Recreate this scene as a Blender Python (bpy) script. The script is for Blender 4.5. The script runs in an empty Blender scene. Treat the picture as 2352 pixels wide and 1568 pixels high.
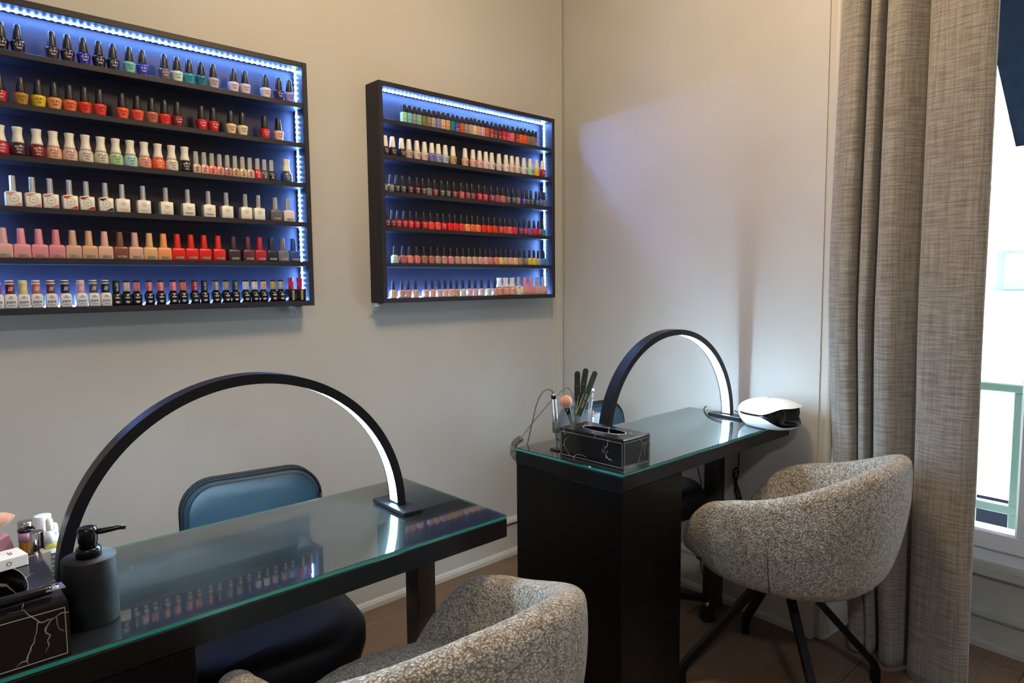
import bpy, bmesh, math, random
from mathutils import Matrix, Vector
random.seed(7)
PI = math.pi
scn = bpy.context.scene
COL = scn.collection

# ------------------------------------------------------------------ camera
CAM_H = 1.22
def _norm(v):
    l = math.sqrt(sum(a*a for a in v)); return Vector([a/l for a in v])
F_PX, CX, CY = 1568.0, 1176.0, 784.0
_va = Vector((2870-CX, 632-CY, F_PX)); _vd = _norm((1342-CX, 18740-CY, F_PX))
_ax = (_va - _vd*_va.dot(_vd)).normalized(); _ay = (-_vd).cross(_ax)
ROT = Matrix((_ax, _ay, -_vd))            # camera vector (right, down, forward) -> world
cam_d = bpy.data.cameras.new('camera'); cam_d.lens = 24.0; cam_d.sensor_width = 36.0
cam_d.clip_start = 0.02; cam_d.clip_end = 100
cam = bpy.data.objects.new('camera', cam_d); COL.objects.link(cam)
_r = ROT @ Vector((1, 0, 0)); _u = ROT @ Vector((0, -1, 0)); _b = ROT @ Vector((0, 0, -1))
cam.matrix_world = Matrix(((_r.x, _u.x, _b.x, 0), (_r.y, _u.y, _b.y, 0), (_r.z, _u.z, _b.z, CAM_H), (0, 0, 0, 1)))
scn.camera = cam
def px(x, y, axis, val):
    """where the sight line of a photograph pixel meets a plane of the room"""
    d = ROT @ Vector((x-CX, y-CY, F_PX)); c = Vector((0, 0, CAM_H))
    t = (val - c[axis]) / d[axis]; return c + d*t

# ------------------------------------------------------------------ world, lights, exposure
world = bpy.data.worlds.new('world'); scn.world = world; world.use_nodes = True
bg = world.node_tree.nodes['Background']; bg.inputs[0].default_value = (0.80, 0.90, 1.0, 1); bg.inputs[1].default_value = 9.0
def area_light(name, loc, size, power, color, rot=(0, 0, 0)):
    l = bpy.data.lights.new(name, 'AREA'); l.shape = 'DISK'; l.size = size; l.energy = power; l.color = color
    o = bpy.data.objects.new(name, l); COL.objects.link(o); o.location = loc; o.rotation_euler = rot; return o
_b = bpy.data.lights.new('pendant_bulb_light', 'POINT'); _b.energy = 46; _b.color = (1.0, 0.75, 0.45); _b.shadow_soft_size = .13
_bo = bpy.data.objects.new('pendant_bulb_light', _b); COL.objects.link(_bo); _bo.location = (1.12, 0.92, 2.46)
area_light('room_fill_light', (-0.7, -0.9, 2.66), 0.30, 30, (0.95, 0.97, 1.0))  # unseen cool fill added behind the camera to brighten the near sides
scn.view_settings.view_transform = 'Standard'; scn.view_settings.look = 'None'
scn.view_settings.exposure = 0.2; scn.view_settings.gamma = 1.0; scn.view_settings.use_curve_mapping = False

# ------------------------------------------------------------------ material helpers
def srgb(h):
    h = h.lstrip('#'); c = [int(h[i:i+2], 16)/255 for i in (0, 2, 4)]
    return tuple(((v/12.92) if v <= 0.04045 else ((v+0.055)/1.055)**2.4) for v in c) + (1,)
def col(c): return srgb(c) if isinstance(c, str) else (tuple(c) + (1,))[:4]
class NT:
    def __init__(s, m): s.t = m.node_tree; s.n = s.t.nodes; s.l = s.t.links; s.bsdf = s.n['Principled BSDF']
    def new(s, ty, **kw):
        n = s.n.new(ty)
        for k, v in kw.items():
            if k.startswith('i_'):
                key = k[2:]; key = int(key) if key.isdigit() else key.replace('_', ' ')
                n.inputs[key].default_value = v
            else: setattr(n, k, v)
        return n
    def link(s, a, b): s.l.new(a, b)
    def ramp(s, fac, stops, interp='LINEAR'):
        r = s.n.new('ShaderNodeValToRGB'); r.color_ramp.interpolation = interp
        e = r.color_ramp.elements
        while len(e) < len(stops): e.new(0.5)
        for i, (p, c) in enumerate(stops): e[i].position = p; e[i].color = col(c)
        s.link(fac, r.inputs[0]); return r
    def bump(s, h, strength=0.3, dist=0.002):
        b = s.new('ShaderNodeBump'); b.inputs['Strength'].default_value = strength; b.inputs['Distance'].default_value = dist
        s.link(h, b.inputs['Height']); s.link(b.outputs[0], s.bsdf.inputs['Normal']); return b
def mat(name, base=(.5, .5, .5), rough=.5, metal=0.0, spec=.5, coat=0.0, emit=None, es=0, trans=0.0, ior=1.45, alpha=1, sheen=0):
    m = bpy.data.materials.new(name); m.use_nodes = True
    b = m.node_tree.nodes['Principled BSDF']; I = b.inputs
    I['Base Color'].default_value = col(base); I['Roughness'].default_value = rough; I['Metallic'].default_value = metal
    I['Specular IOR Level'].default_value = spec; I['Coat Weight'].default_value = coat; I['Coat Roughness'].default_value = 0.05
    I['Transmission Weight'].default_value = trans; I['IOR'].default_value = ior; I['Alpha'].default_value = alpha
    I['Sheen Weight'].default_value = sheen
    if emit: I['Emission Color'].default_value = col(emit); I['Emission Strength'].default_value = es
    return m
def noise_var(m, c1, c2, scale, detail=3, bump=0.0, dist=.001, stretch=None, lo=.35, hi=.65):
    t = NT(m); co = t.new('ShaderNodeTexCoord'); src = co.outputs['Object']
    if stretch:
        mp = t.new('ShaderNodeMapping'); mp.inputs['Scale'].default_value = stretch; t.link(src, mp.inputs[0]); src = mp.outputs[0]
    n = t.new('ShaderNodeTexNoise', i_Scale=scale, i_Detail=detail); t.link(src, n.inputs['Vector'])
    r = t.ramp(n.outputs[0], [(lo, c1), (hi, c2)]); t.link(r.outputs[0], t.bsdf.inputs['Base Color'])
    if bump: t.bump(n.outputs[0], bump, dist)
    return m

M = {}
M['wall'] = noise_var(mat('wall_paint', rough=.6, spec=.3), '#bcbab7', '#b7b5b1', 3, 4)
def _wallbump():
    t = NT(M['wall']); co = t.new('ShaderNodeTexCoord'); n = t.new('ShaderNodeTexNoise', i_Scale=22.0, i_Detail=4.0)
    t.link(co.outputs['Object'], n.inputs['Vector']); t.bump(n.outputs[0], .10, .004)
_wallbump()
M['trim'] = mat('trim_paint', '#bdb9b2', .45)
M['ceiling'] = mat('ceiling_paint', '#d8d4cc', .8)
M['sash'] = mat('window_plastic', '#dcdfe6', .3)
M['dado'] = mat('panel_paint', '#a9aca6', .4)
M['floorbase'] = mat('floor_underlay', '#2a1d14', .9)
def wood():
    m = mat('oak_plank', rough=.42, spec=.4); t = NT(m)
    co = t.new('ShaderNodeTexCoord'); oi = t.new('ShaderNodeObjectInfo')
    add = t.new('ShaderNodeVectorMath', operation='ADD'); sc = t.new('ShaderNodeVectorMath', operation='SCALE')
    cb = t.new('ShaderNodeCombineXYZ'); t.link(oi.outputs['Random'], cb.inputs[0]); t.link(oi.outputs['Random'], cb.inputs[1])
    t.link(cb.outputs[0], sc.inputs[0]); sc.inputs['Scale'].default_value = 13
    t.link(co.outputs['Object'], add.inputs[0]); t.link(sc.outputs[0], add.inputs[1])
    mp = t.new('ShaderNodeMapping'); mp.inputs['Scale'].default_value = (1.2, 9, 9); t.link(add.outputs[0], mp.inputs[0])
    n1 = t.new('ShaderNodeTexNoise', i_Scale=1.6, i_Detail=2.0, i_Distortion=.6); t.link(mp.outputs[0], n1.inputs['Vector'])
    w = t.new('ShaderNodeTexWave', wave_type='RINGS', rings_direction='X', i_Scale=2.4, i_Distortion=5.0, i_Detail=2.0)
    t.link(mp.outputs[0], w.inputs['Vector'])
    mp2 = t.new('ShaderNodeMapping'); mp2.inputs['Scale'].default_value = (6, 160, 60); t.link(add.outputs[0], mp2.inputs[0])
    n2 = t.new('ShaderNodeTexNoise', i_Scale=1.0, i_Detail=4.0); t.link(mp2.outputs[0], n2.inputs['Vector'])
    a = t.ramp(n1.outputs[0], [(.3, '#67533f'), (.7, '#7a6350')]); b = t.ramp(w.outputs[0], [(.0, '#574636'), (.35, '#725c49')])
    c = t.ramp(n2.outputs[0], [(.35, '#5e4a39'), (.62, '#76604c')])
    x1 = t.new('ShaderNodeMixRGB', i_0=.35); t.link(a.outputs[0], x1.inputs[1]); t.link(b.outputs[0], x1.inputs[2])
    x2 = t.new('ShaderNodeMixRGB', i_0=.4); t.link(x1.outputs[0], x2.inputs[1]); t.link(c.outputs[0], x2.inputs[2])
    t.link(x2.outputs[0], t.bsdf.inputs['Base Color']); t.bump(n2.outputs[0], .12, .001); return m
M['wood'] = wood()
M['black_lacquer'] = noise_var(mat('black_lacquer', rough=.3, spec=.25), '#060506', '#090809', 6, 4)
M['rack'] = noise_var(mat('rack_black_board', rough=.5, spec=.35), '#25242d', '#2a2932', 9, 4, .05)
M['brown_leg'] = noise_var(mat('dark_stained_leg', rough=.22, spec=.5), '#332d2c', '#463f3e', 5, 4)
def table_glass():
    m = mat('clear_table_glass', '#e4f4f2', .026, trans=1.0, ior=1.62); t = NT(m)      # sheet glass with a film of nail dust
    co = t.new('ShaderNodeTexCoord'); n = t.new('ShaderNodeTexNoise', i_Scale=420.0, i_Detail=1.0); t.link(co.outputs['Object'], n.inputs['Vector'])
    n2 = t.new('ShaderNodeTexNoise', i_Scale=7.0, i_Detail=4.0); t.link(co.outputs['Object'], n2.inputs['Vector'])
    a = t.ramp(n.outputs[0], [(.76, (0, 0, 0)), (.80, (.35, .35, .35))]); b = t.ramp(n2.outputs[0], [(.3, (.003, .003, .003)), (.75, (.014, .014, .014))])
    ad = t.new('ShaderNodeMath', operation='ADD'); t.link(a.outputs[0], ad.inputs[0]); t.link(b.outputs[0], ad.inputs[1])
    df = t.new('ShaderNodeBsdfDiffuse'); df.inputs[0].default_value = (.62, .64, .66, 1)
    mx = t.new('ShaderNodeMixShader'); t.link(ad.outputs[0], mx.inputs[0]); t.link(t.bsdf.outputs[0], mx.inputs[1]); t.link(df.outputs[0], mx.inputs[2])
    out = [q for q in t.n if q.type == 'OUTPUT_MATERIAL'][0]; t.link(mx.outputs[0], out.inputs[0]); return m
M['glass_top'] = table_glass()
M['table_lacquer'] = noise_var(mat('polished_black_lacquer', rough=.32, spec=.4), '#08080a', '#0b0b0d', 6, 4)
M['glass_edge'] = mat('green_glass_edge', '#1d9184', .12, spec=.8, coat=.5)
M['pane'] = mat('window_glass', '#ffffff', .0, trans=1.0, ior=1.01)
M['led'] = mat('blue_white_led', '#ffffff', .5, emit=(.22, .42, 1.0), es=290)
M['led_band'] = mat('led_tape', '#c8d8ff', .5, emit=(.11, .31, 1.0), es=66)
M['lamp_led'] = mat('lamp_diffuser', '#ffffff', .5, emit=(.55, .80, 1.0), es=110)
M['lamp_black'] = mat('lamp_satin_black', '#191a1f', .38, metal=.3)
M['matte_black'] = mat('matte_black_ceramic', '#0b0e10', .6)
M['gloss_black'] = mat('gloss_black_plastic', '#0b0c0f', .22)
M['black_rubber'] = mat('black_rubber', '#0a0a0b', .6)
M['black_metal'] = mat('powder_black_steel', '#0d0d0e', .45, metal=.4)
M['vinyl'] = noise_var(mat('petrol_vinyl', rough=.42, spec=.5), '#1f3644', '#273f4e', 7, 3, .12, .003)
M['vinyl_black'] = noise_var(mat('black_vinyl', rough=.5), '#0f0e15', '#14131b', 8, 3, .08)
M['chrome'] = mat('chrome', '#e8e8ec', .12, metal=1.0)
M['steel'] = mat('brushed_steel', '#c9ccd2', .3, metal=1.0)
M['white_plastic'] = mat('white_gloss_plastic', '#eef0f4', .18, coat=.4)
M['white_cap'] = mat('white_cap_plastic', '#e6dfd2', .35)
M['paper_white'] = mat('white_card', '#ece8e2', .6)
M['black_cap'] = mat('black_cap_plastic', '#232125', .42, coat=.15)
M['silver_cap'] = mat('silver_ribbed_cap', '#d6d2cc', .3, metal=.85)
M['ink'] = mat('black_ink', '#1a1718', .6)
M['ink_grey'] = mat('grey_ink', '#7d7672', .6)
M['ink_white'] = mat('white_ink', '#e8e4e4', .5)
M['gold'] = mat('gold_label', '#b49a62', .35, metal=.6)
M['tag_metal'] = noise_var(mat('metal_tag', rough=.3, metal=.7), '#a39a88', '#cdc6b6', 60, 2)
M['cord'] = mat('grey_green_cord', '#6c6e62', .5)
M['acrylic'] = mat('clear_acrylic', '#f0f4f6', .06, trans=.93, ior=1.3)
M['smoke'] = mat('smoked_acrylic', '#4a4240', .1, trans=.7, ior=1.3)
M['amber'] = mat('amber_oil_glass', '#c08a35', .08, trans=.5, ior=1.4)
M['yellow_oil'] = mat('yellow_oil_glass', '#e5cf6a', .08, trans=.6, ior=1.4)
M['pink_buffer'] = noise_var(mat('pink_foam', rough=.8), '#cf9fb4', '#c08fa6', 40, 3)
M['bristle'] = noise_var(mat('peach_bristle', rough=.85, sheen=.5), '#d89a7c', '#c08064', 90, 3, .3, .002, (1, 1, .2))
M['file'] = noise_var(mat('grit_black', rough=.9), '#1d2420', '#262d29', 220, 2, .2, .0006)
M['file_edge'] = mat('pale_green_core', '#b9d9a6', .6)
M['rail'] = mat('pale_green_railing', '#748f7e', .4)
M['facade'] = mat('white_render', '#f2f3f6', .8)
M['facade_grey'] = mat('grey_frame', '#5f6d76', .6)
M['facade_glass'] = mat('facade_glass', '#63727b', .5)
M['awning'] = noise_var(mat('navy_awning_fabric', rough=.9, spec=.03), '#0c121a', '#0f1620', 30, 3)
M['digit_led'] = mat('digit_led', '#203080', .4, emit=(.3, .4, 1.0), es=1.2)
M['dark_shop'] = mat('dark_shopfront', '#0e1118', .9, spec=.1)
M['stitch'] = mat('pale_stitch', '#a8a39b', .7)
M['tape'] = mat('crumpled_tape', '#ccd4dc', .25)
M['red_plastic'] = mat('red_plastic', '#b02a28', .4)
def obj_color(name, rough, coat, spec=.5, metal=0.0):
    m = mat(name, rough=rough, coat=coat, spec=spec, metal=metal); t = NT(m)
    oi = t.new('ShaderNodeObjectInfo'); t.link(oi.outputs['Color'], t.bsdf.inputs['Base Color']); return m
M['lacquer'] = obj_color('nail_lacquer_glass', .22, .6)
M['coated'] = obj_color('coated_bottle', .4, .15)
M['printed'] = obj_color('printed_label', .5, 0)
def boucle():
    m = mat('boucle_wool', rough=.95, spec=.15, sheen=.35); t = NT(m)
    co = t.new('ShaderNodeTexCoord')
    nz = t.new('ShaderNodeTexNoise', i_Scale=60.0, i_Detail=2.0); t.link(co.outputs['Object'], nz.inputs['Vector'])
    mix = t.new('ShaderNodeMixRGB', i_0=.012); t.link(co.outputs['Object'], mix.inputs[1]); t.link(nz.outputs['Color'], mix.inputs[2])
    v = t.new('ShaderNodeTexVoronoi', i_Scale=235.0); t.link(mix.outputs[0], v.inputs['Vector'])
    v2 = t.new('ShaderNodeTexNoise', i_Scale=75.0, i_Detail=3.0); t.link(co.outputs['Object'], v2.inputs['Vector'])
    r = t.ramp(v.outputs['Distance'], [(.18, '#dcd8cf'), (.42, '#b6afa4'), (.72, '#857d72')])
    r2 = t.ramp(v2.outputs[0], [(.36, '#c2bcb4'), (.58, '#ffffff')])
    mu = t.new('ShaderNodeMixRGB', blend_type='MULTIPLY', i_0=.75); t.link(r.outputs[0], mu.inputs[1]); t.link(r2.outputs[0], mu.inputs[2])
    t.link(mu.outputs[0], t.bsdf.inputs['Base Color'])
    inv = t.new('ShaderNodeMath', operation='SUBTRACT', i_0=1.0); t.link(v.outputs['Distance'], inv.inputs[1])
    t.bump(inv.outputs[0], .9, .004); return m
M['boucle'] = boucle()
def weave():
    m = mat('woven_linen_curtain', rough=.9, spec=.1, sheen=.3); t = NT(m)
    uv = t.new('ShaderNodeUVMap'); uv.uv_map = 'UVMap'
    nz = t.new('ShaderNodeTexNoise', i_Scale=9.0, i_Detail=3.0); t.link(uv.outputs[0], nz.inputs['Vector'])
    mix = t.new('ShaderNodeMixRGB', i_0=.02); t.link(uv.outputs[0], mix.inputs[1]); t.link(nz.outputs['Color'], mix.inputs[2]); mix.inputs[0].default_value = .008
    wx = t.new('ShaderNodeTexWave', bands_direction='X', i_Scale=98.0); wy = t.new('ShaderNodeTexWave', bands_direction='Y', i_Scale=98.0)
    ck = t.new('ShaderNodeTexChecker', i_Scale=311.9)
    for q in (wx, wy, ck): t.link(mix.outputs[0], q.inputs['Vector'])
    wv = t.new('ShaderNodeMixRGB'); t.link(ck.outputs['Fac'], wv.inputs[0]); t.link(wx.outputs['Color'], wv.inputs[1]); t.link(wy.outputs['Color'], wv.inputs[2])
    st = t.new('ShaderNodeMapping'); st.inputs['Scale'].default_value = (14, 200, 1); t.link(uv.outputs[0], st.inputs[0])
    sn = t.new('ShaderNodeTexNoise', i_Scale=1.0, i_Detail=3.0); t.link(st.outputs[0], sn.inputs['Vector'])
    st2 = t.new('ShaderNodeMapping'); st2.inputs['Scale'].default_value = (160, 6, 1); t.link(uv.outputs[0], st2.inputs[0])
    sn2 = t.new('ShaderNodeTexNoise', i_Scale=1.0, i_Detail=3.0); t.link(st2.outputs[0], sn2.inputs['Vector'])
    add = wv
    r = t.ramp(add.outputs[0], [(.05, '#6f6b68'), (.75, '#b9b4ad')])
    r2 = t.ramp(sn.outputs[0], [(.35, '#c6c0ba'), (.6, '#ffffff')]); r3 = t.ramp(sn2.outputs[0], [(.35, '#d4cfca'), (.6, '#ffffff')])
    mu = t.new('ShaderNodeMixRGB', blend_type='MULTIPLY', i_0=.8); t.link(r.outputs[0], mu.inputs[1]); t.link(r2.outputs[0], mu.inputs[2])
    mu2 = t.new('ShaderNodeMixRGB', blend_type='MULTIPLY', i_0=.7); t.link(mu.outputs[0], mu2.inputs[1]); t.link(r3.outputs[0], mu2.inputs[2])
    t.link(mu2.outputs[0], t.bsdf.inputs['Base Color']); t.bump(add.outputs[0], .5, .0018); return m
M['weave'] = weave()
def marble():
    m = mat('black_marble_leather', rough=.25, spec=.5, coat=.3); t = NT(m)
    co = t.new('ShaderNodeTexCoord')
    nz = t.new('ShaderNodeTexNoise', i_Scale=9.0, i_Detail=4.0); t.link(co.outputs['Object'], nz.inputs['Vector'])
    mix = t.new('ShaderNodeMixRGB', i_0=.10); t.link(co.outputs['Object'], mix.inputs[1]); t.link(nz.outputs['Color'], mix.inputs[2])
    mp = t.new('ShaderNodeMapping'); mp.inputs['Scale'].default_value = (1, 1, .6); mp.inputs['Rotation'].default_value = (.5, .6, .3); t.link(mix.outputs[0], mp.inputs[0])
    v = t.new('ShaderNodeTexVoronoi', feature='DISTANCE_TO_EDGE', i_Scale=17.0); t.link(mp.outputs[0], v.inputs['Vector'])
    n2 = t.new('ShaderNodeTexNoise', i_Scale=14.0, i_Detail=2.0); t.link(co.outputs['Object'], n2.inputs['Vector'])
    a = t.ramp(v.outputs['Distance'], [(.0, '#ffffff'), (.016, '#000000')]); b = t.ramp(n2.outputs[0], [(.48, '#000000'), (.6, '#ffffff')])
    mu = t.new('ShaderNodeMixRGB', blend_type='MULTIPLY', i_0=1.0); t.link(a.outputs[0], mu.inputs[1]); t.link(b.outputs[0], mu.inputs[2])
    r = t.ramp(mu.outputs[0], [(0, '#0c0b0e'), (.8, '#b9b2a6')]); t.link(r.outputs[0], t.bsdf.inputs['Base Color']); return m
M['marble'] = marble()

# ------------------------------------------------------------------ mesh helpers
class MB:
    def __init__(s): s.v = []; s.f = []; s.mi = []; s.sm = []; s.uv = None
    def add(s, vs, fs, mi=0, smooth=False):
        o = len(s.v); s.v += [tuple(v) for v in vs]
        for f in fs: s.f.append(tuple(i+o for i in f)); s.mi.append(mi); s.sm.append(smooth)
        return s
    def box(s, lo, hi, mi=0, mtx=None):
        (x0, y0, z0), (x1, y1, z1) = lo, hi
        vs = [Vector(p) for p in ((x0,y0,z0),(x1,y0,z0),(x1,y1,z0),(x0,y1,z0),(x0,y0,z1),(x1,y0,z1),(x1,y1,z1),(x0,y1,z1))]
        if mtx: vs = [mtx @ v for v in vs]
        return s.add(vs, [(0,3,2,1),(4,5,6,7),(0,1,5,4),(1,2,6,5),(2,3,7,6),(3,0,4,7)], mi)
    def bbox(s, lo, hi, b=.003, mi=0, mtx=None):
        """box with chamfered edges"""
        (x0, y0, z0), (x1, y1, z1) = lo, hi
        lv = [(z0, b), (z0+b, 0), (z1-b, 0), (z1, b)]; rings = []
        for z, q in lv:
            rings.append([(x0+q+b*(q == 0), y0+q, z), (x1-q-b*(q == 0), y0+q, z), (x1-q, y0+q+b*(q == 0), z), (x1-q, y1-q-b*(q == 0), z),
                          (x1-q-b*(q == 0), y1-q, z), (x0+q+b*(q == 0), y1-q, z), (x0+q, y1-q-b*(q == 0), z), (x0+q, y0+q+b*(q == 0), z)])
        if mtx: rings = [[mtx @ Vector(p) for p in r] for r in rings]
        return s.rings(rings, mi, False)
    def rings(s, rings, mi=0, smooth=True, cap0=True, cap1=True, closed=True):
        n = len(rings[0]); vs = [p for r in rings for p in r]; fs = []
        for k in range(len(rings)-1):
            for i in range(n if closed else n-1):
                j = (i+1) % n; fs.append((k*n+i, k*n+j, (k+1)*n+j, (k+1)*n+i))
        s.add(vs, fs, mi, smooth); o = len(s.v)-len(vs)
        if cap0: s.f.append(tuple(o+i for i in reversed(range(n)))); s.mi.append(mi); s.sm.append(False)
        if cap1: s.f.append(tuple(o+(len(rings)-1)*n+i for i in range(n))); s.mi.append(mi); s.sm.append(False)
        return s
    def lathe(s, prof, n=24, mi=0, c=(0, 0, 0), smooth=True):
        rr = [[(c[0]+r*math.cos(2*PI*i/n), c[1]+r*math.sin(2*PI*i/n), c[2]+z) for i in range(n)] for r, z in prof]
        return s.rings(rr, mi, smooth)
    def loft(s, levels, n=5, mi=0, smooth=True, c=(0, 0, 0)):
        """levels: (z, half x, half y, corner radius)"""
        rr = []
        for z, a, b, r in levels:
            r = max(min(r, a, b), 1e-5); ring = []
            for sx, sy, a0 in ((1, 1, 0), (-1, 1, PI/2), (-1, -1, PI), (1, -1, 1.5*PI)):
                for k in range(n):
                    t = a0 + (PI/2)*k/(n-1); ring.append((c[0]+sx*(a-r)+r*math.cos(t), c[1]+sy*(b-r)+r*math.sin(t), c[2]+z))
            rr.append(ring)
        return s.rings(rr, mi, smooth)
    def tube(s, path, r, n=8, mi=0, square=False):
        P = [Vector(p) for p in path]; rr = []; up = Vector((0, 0, 1)); N = None
        for i, p in enumerate(P):
            t = (P[min(i+1, len(P)-1)] - P[max(i-1, 0)]).normalized()
            if N is None:
                N = t.cross(up); N = N if N.length > 1e-3 else t.cross(Vector((1, 0, 0)))
            N = (N - t*N.dot(t)).normalized(); B = t.cross(N)
            rad = r[i] if isinstance(r, (list, tuple)) else r
            if square: rr.append([p + (N*a + B*b)*rad for a, b in ((1,1),(-1,1),(-1,-1),(1,-1))])
            else: rr.append([p + (N*math.cos(2*PI*k/n) + B*math.sin(2*PI*k/n))*rad for k in range(n)])
        return s.rings(rr, mi, not square)
    def prism(s, poly, axis, d0, d1, mi=0, smooth=False):
        def pt(p, d): return {0: (d, p[0], p[1]), 1: (p[0], d, p[1]), 2: (p[0], p[1], d)}[axis]
        return s.rings([[pt(p, d0) for p in poly], [pt(p, d1) for p in poly]], mi, smooth)
    def mesh(s, name, mats):
        me = bpy.data.meshes.new(name); me.from_pydata(s.v, [], s.f)
        for m in (mats if isinstance(mats, (list, tuple)) else [mats]): me.materials.append(M[m])
        me.polygons.foreach_set('material_index', s.mi); me.polygons.foreach_set('use_smooth', s.sm)
        bm = bmesh.new(); bm.from_mesh(me); bmesh.ops.recalc_face_normals(bm, faces=bm.faces); bm.to_mesh(me); bm.free()
        me.update(); return me
    def build(s, name, mats, parent=None, loc=(0, 0, 0)):
        return link(name, s.mesh(name, mats), parent, loc)
def link(name, me, parent=None, loc=(0, 0, 0), rot=None):
    o = bpy.data.objects.new(name, me); COL.objects.link(o); o.location = loc
    if rot: o.rotation_euler = rot
    if parent: o.parent = parent
    return o
def tag(o, label=None, cat=None, group=None, kind=None):
    for k, v in (('label', label), ('category', cat), ('group', group), ('kind', kind)):
        if v: o[k] = v
    return o
def thing(name, label, cat, loc=(0, 0, 0), rotz=0.0, group=None):
    o = bpy.data.objects.new(name, None); COL.objects.link(o); o.location = loc; o.rotation_euler = (0, 0, rotz); o.empty_display_size = .05
    return tag(o, label, cat, group)
def struct(o): o['kind'] = 'structure'; return o
def bez(pts, n=10):
    """smooth path through points"""
    P = [Vector(p) for p in pts]; out = []
    for i in range(len(P)-1):
        p0, p1, p2, p3 = P[max(i-1, 0)], P[i], P[i+1], P[min(i+2, len(P)-1)]
        for k in range(n):
            t = k/n; out.append(.5*((2*p1)+(p2-p0)*t+(2*p0-5*p1+4*p2-p3)*t*t+(3*p1-p0-3*p2+p3)*t**3))
    return out + [P[-1]]
def ss(a, b, x):
    t = min(1, max(0, (x-a)/(b-a))); return t*t*(3-2*t)
_text_cache = {}
def text_mesh(txt, size, matname, bold=0.0):
    key = (txt, size, matname, bold)
    if key in _text_cache: return _text_cache[key]
    cu = bpy.data.curves.new('lettering', 'FONT'); cu.body = txt; cu.size = size; cu.align_x = 'CENTER'; cu.align_y = 'CENTER'
    cu.resolution_u = 2; cu.offset = bold
    o = bpy.data.objects.new('lettering', cu); COL.objects.link(o)
    bpy.context.view_layer.update()
    me = bpy.data.meshes.new_from_object(o); bpy.data.objects.remove(o); bpy.data.curves.remove(cu)
    me.name = 'lettering'; me.materials.clear(); me.materials.append(M[matname]); _text_cache[key] = me; return me
def text_into(mb, txt, size, mi, fn, bold=0.0):
    """flat lettering mapped by fn(x, y) -> point"""
    me = text_mesh(txt, size, 'ink', bold)
    mb.add([fn(v.co.x, v.co.y) for v in me.vertices], [tuple(p.vertices) for p in me.polygons], mi)

# ================================================================== the room
YW = 2.197                                    # face of the wall with the racks
OB = Vector((2.362, 2.20, 0)); DB = Vector((-.0692, -.9976, 0)); NB = Vector((.9976, -.0692, 0))
WBM = Matrix(((DB.x, NB.x, 0, OB.x), (DB.y, NB.y, 0, OB.y), (0, 0, 1, 0), (0, 0, 0, 1)))   # (along, outward, up) of the window side
def wb(s, n, z): return WBM @ Vector((s, n, z))
def pxB(x, y, n):
    d = ROT @ Vector((x-CX, y-CY, F_PX)); c = Vector((0, 0, CAM_H)); t = (NB.dot(OB)+n-NB.dot(c))/NB.dot(d)
    p = c+d*t; q = p-OB; return q.dot(DB), n, p.z
H = 2.72
# floor and planks
fl = struct(MB().box((-2.5, -2.7, -.10), (3.0, 2.3, -.016)).build('floor', 'floorbase'))
PW = .186; y1 = 2.265; ri = 0; plank_cache = {}
while y1 > -2.7:
    x = -2.5 - random.random()*1.6
    while x < 2.95:
        L = 1.9
        x0, x1 = max(x, -2.5), min(x+L, 2.98)
        if x1-x0 > .05:
            key = round(x1-x0, 3)
            if key not in plank_cache:
                plank_cache[key] = MB().bbox((0, .0008, -.016), (key-.0012, PW-.0008, 0), .0015).mesh('plank', 'wood')
            link('plank', plank_cache[key], fl, (x0, y1-PW, 0))
        x += L
    y1 -= PW
struct(MB().box((-2.6, YW, 0), (2.42, YW+.12, H)).build('wall_left', 'wall'))
struct(MB().box((-.02, 0, 0), (1.2505, .42, H), 0, WBM).build('wall_right', 'wall'))
struct(MB().box((2.34, 0, 0), (5.2, .42, H), 0, WBM).build('wall_right', 'wall'))
struct(MB().box((-2.6, -2.82, 0), (2.3, -2.7, H)).build('wall_back', 'wall'))
struct(MB().box((-2.62, -2.82, 0), (-2.5, YW+.1, H)).build('wall_side', 'wall'))
struct(MB().box((-2.62, -2.82, H), (3.1, 2.4, H+.1)).build('ceiling', 'ceiling'))
# corner strip with two beads, and the rounded board that ends the short wall
m = MB(); m.box((2.308, YW-.010, 0), (2.340, YW+.002, H)); m.box((2.294, YW-.004, 0), (2.308, YW+.002, H))
m.box((2.340, YW-.014, 0), (2.352, YW+.002, H)); struct(m.build('trim_1', 'trim'))
m = MB(); r = .016; prof = [(1.2565, .40), (1.2565, .004)] + [(1.2745+.016*math.sin(a), .018-.018*math.cos(a)) for a in [i*PI/16 for i in range(9)]] + [(1.2905, .40)]
m.rings([[wb(s, n, 0) for s, n in prof], [wb(s, n, H) for s, n in prof]], 0, False); struct(m.build('trim_2', 'trim'))
m = MB(); m.box((1.24, .006, 0), (1.262, .39, H), 0, WBM); struct(m.build('trim_3', 'trim'))
# baseboards
def baseboard(name, length, mtx):
    prof = [(0, 0), (-.024, 0), (-.024, .016), (-.019, .026), (-.013, .031), (-.013, .135), (-.016, .14), (-.019, .150), (-.016, .160), (-.010, .166), (-.006, .170), (0, .172)]
    m = MB(); m.rings([[mtx @ Vector((0, n, z)) for n, z in prof], [mtx @ Vector((length, n, z)) for n, z in prof]], 0, False)
    return struct(m.build(name, 'trim'))
baseboard('baseboard_left', 4.83, Matrix.Translation((-2.5, YW, 0)))
baseboard('baseboard_right', 1.23, WBM @ Matrix.Translation((.03, 0, 0)))
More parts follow.
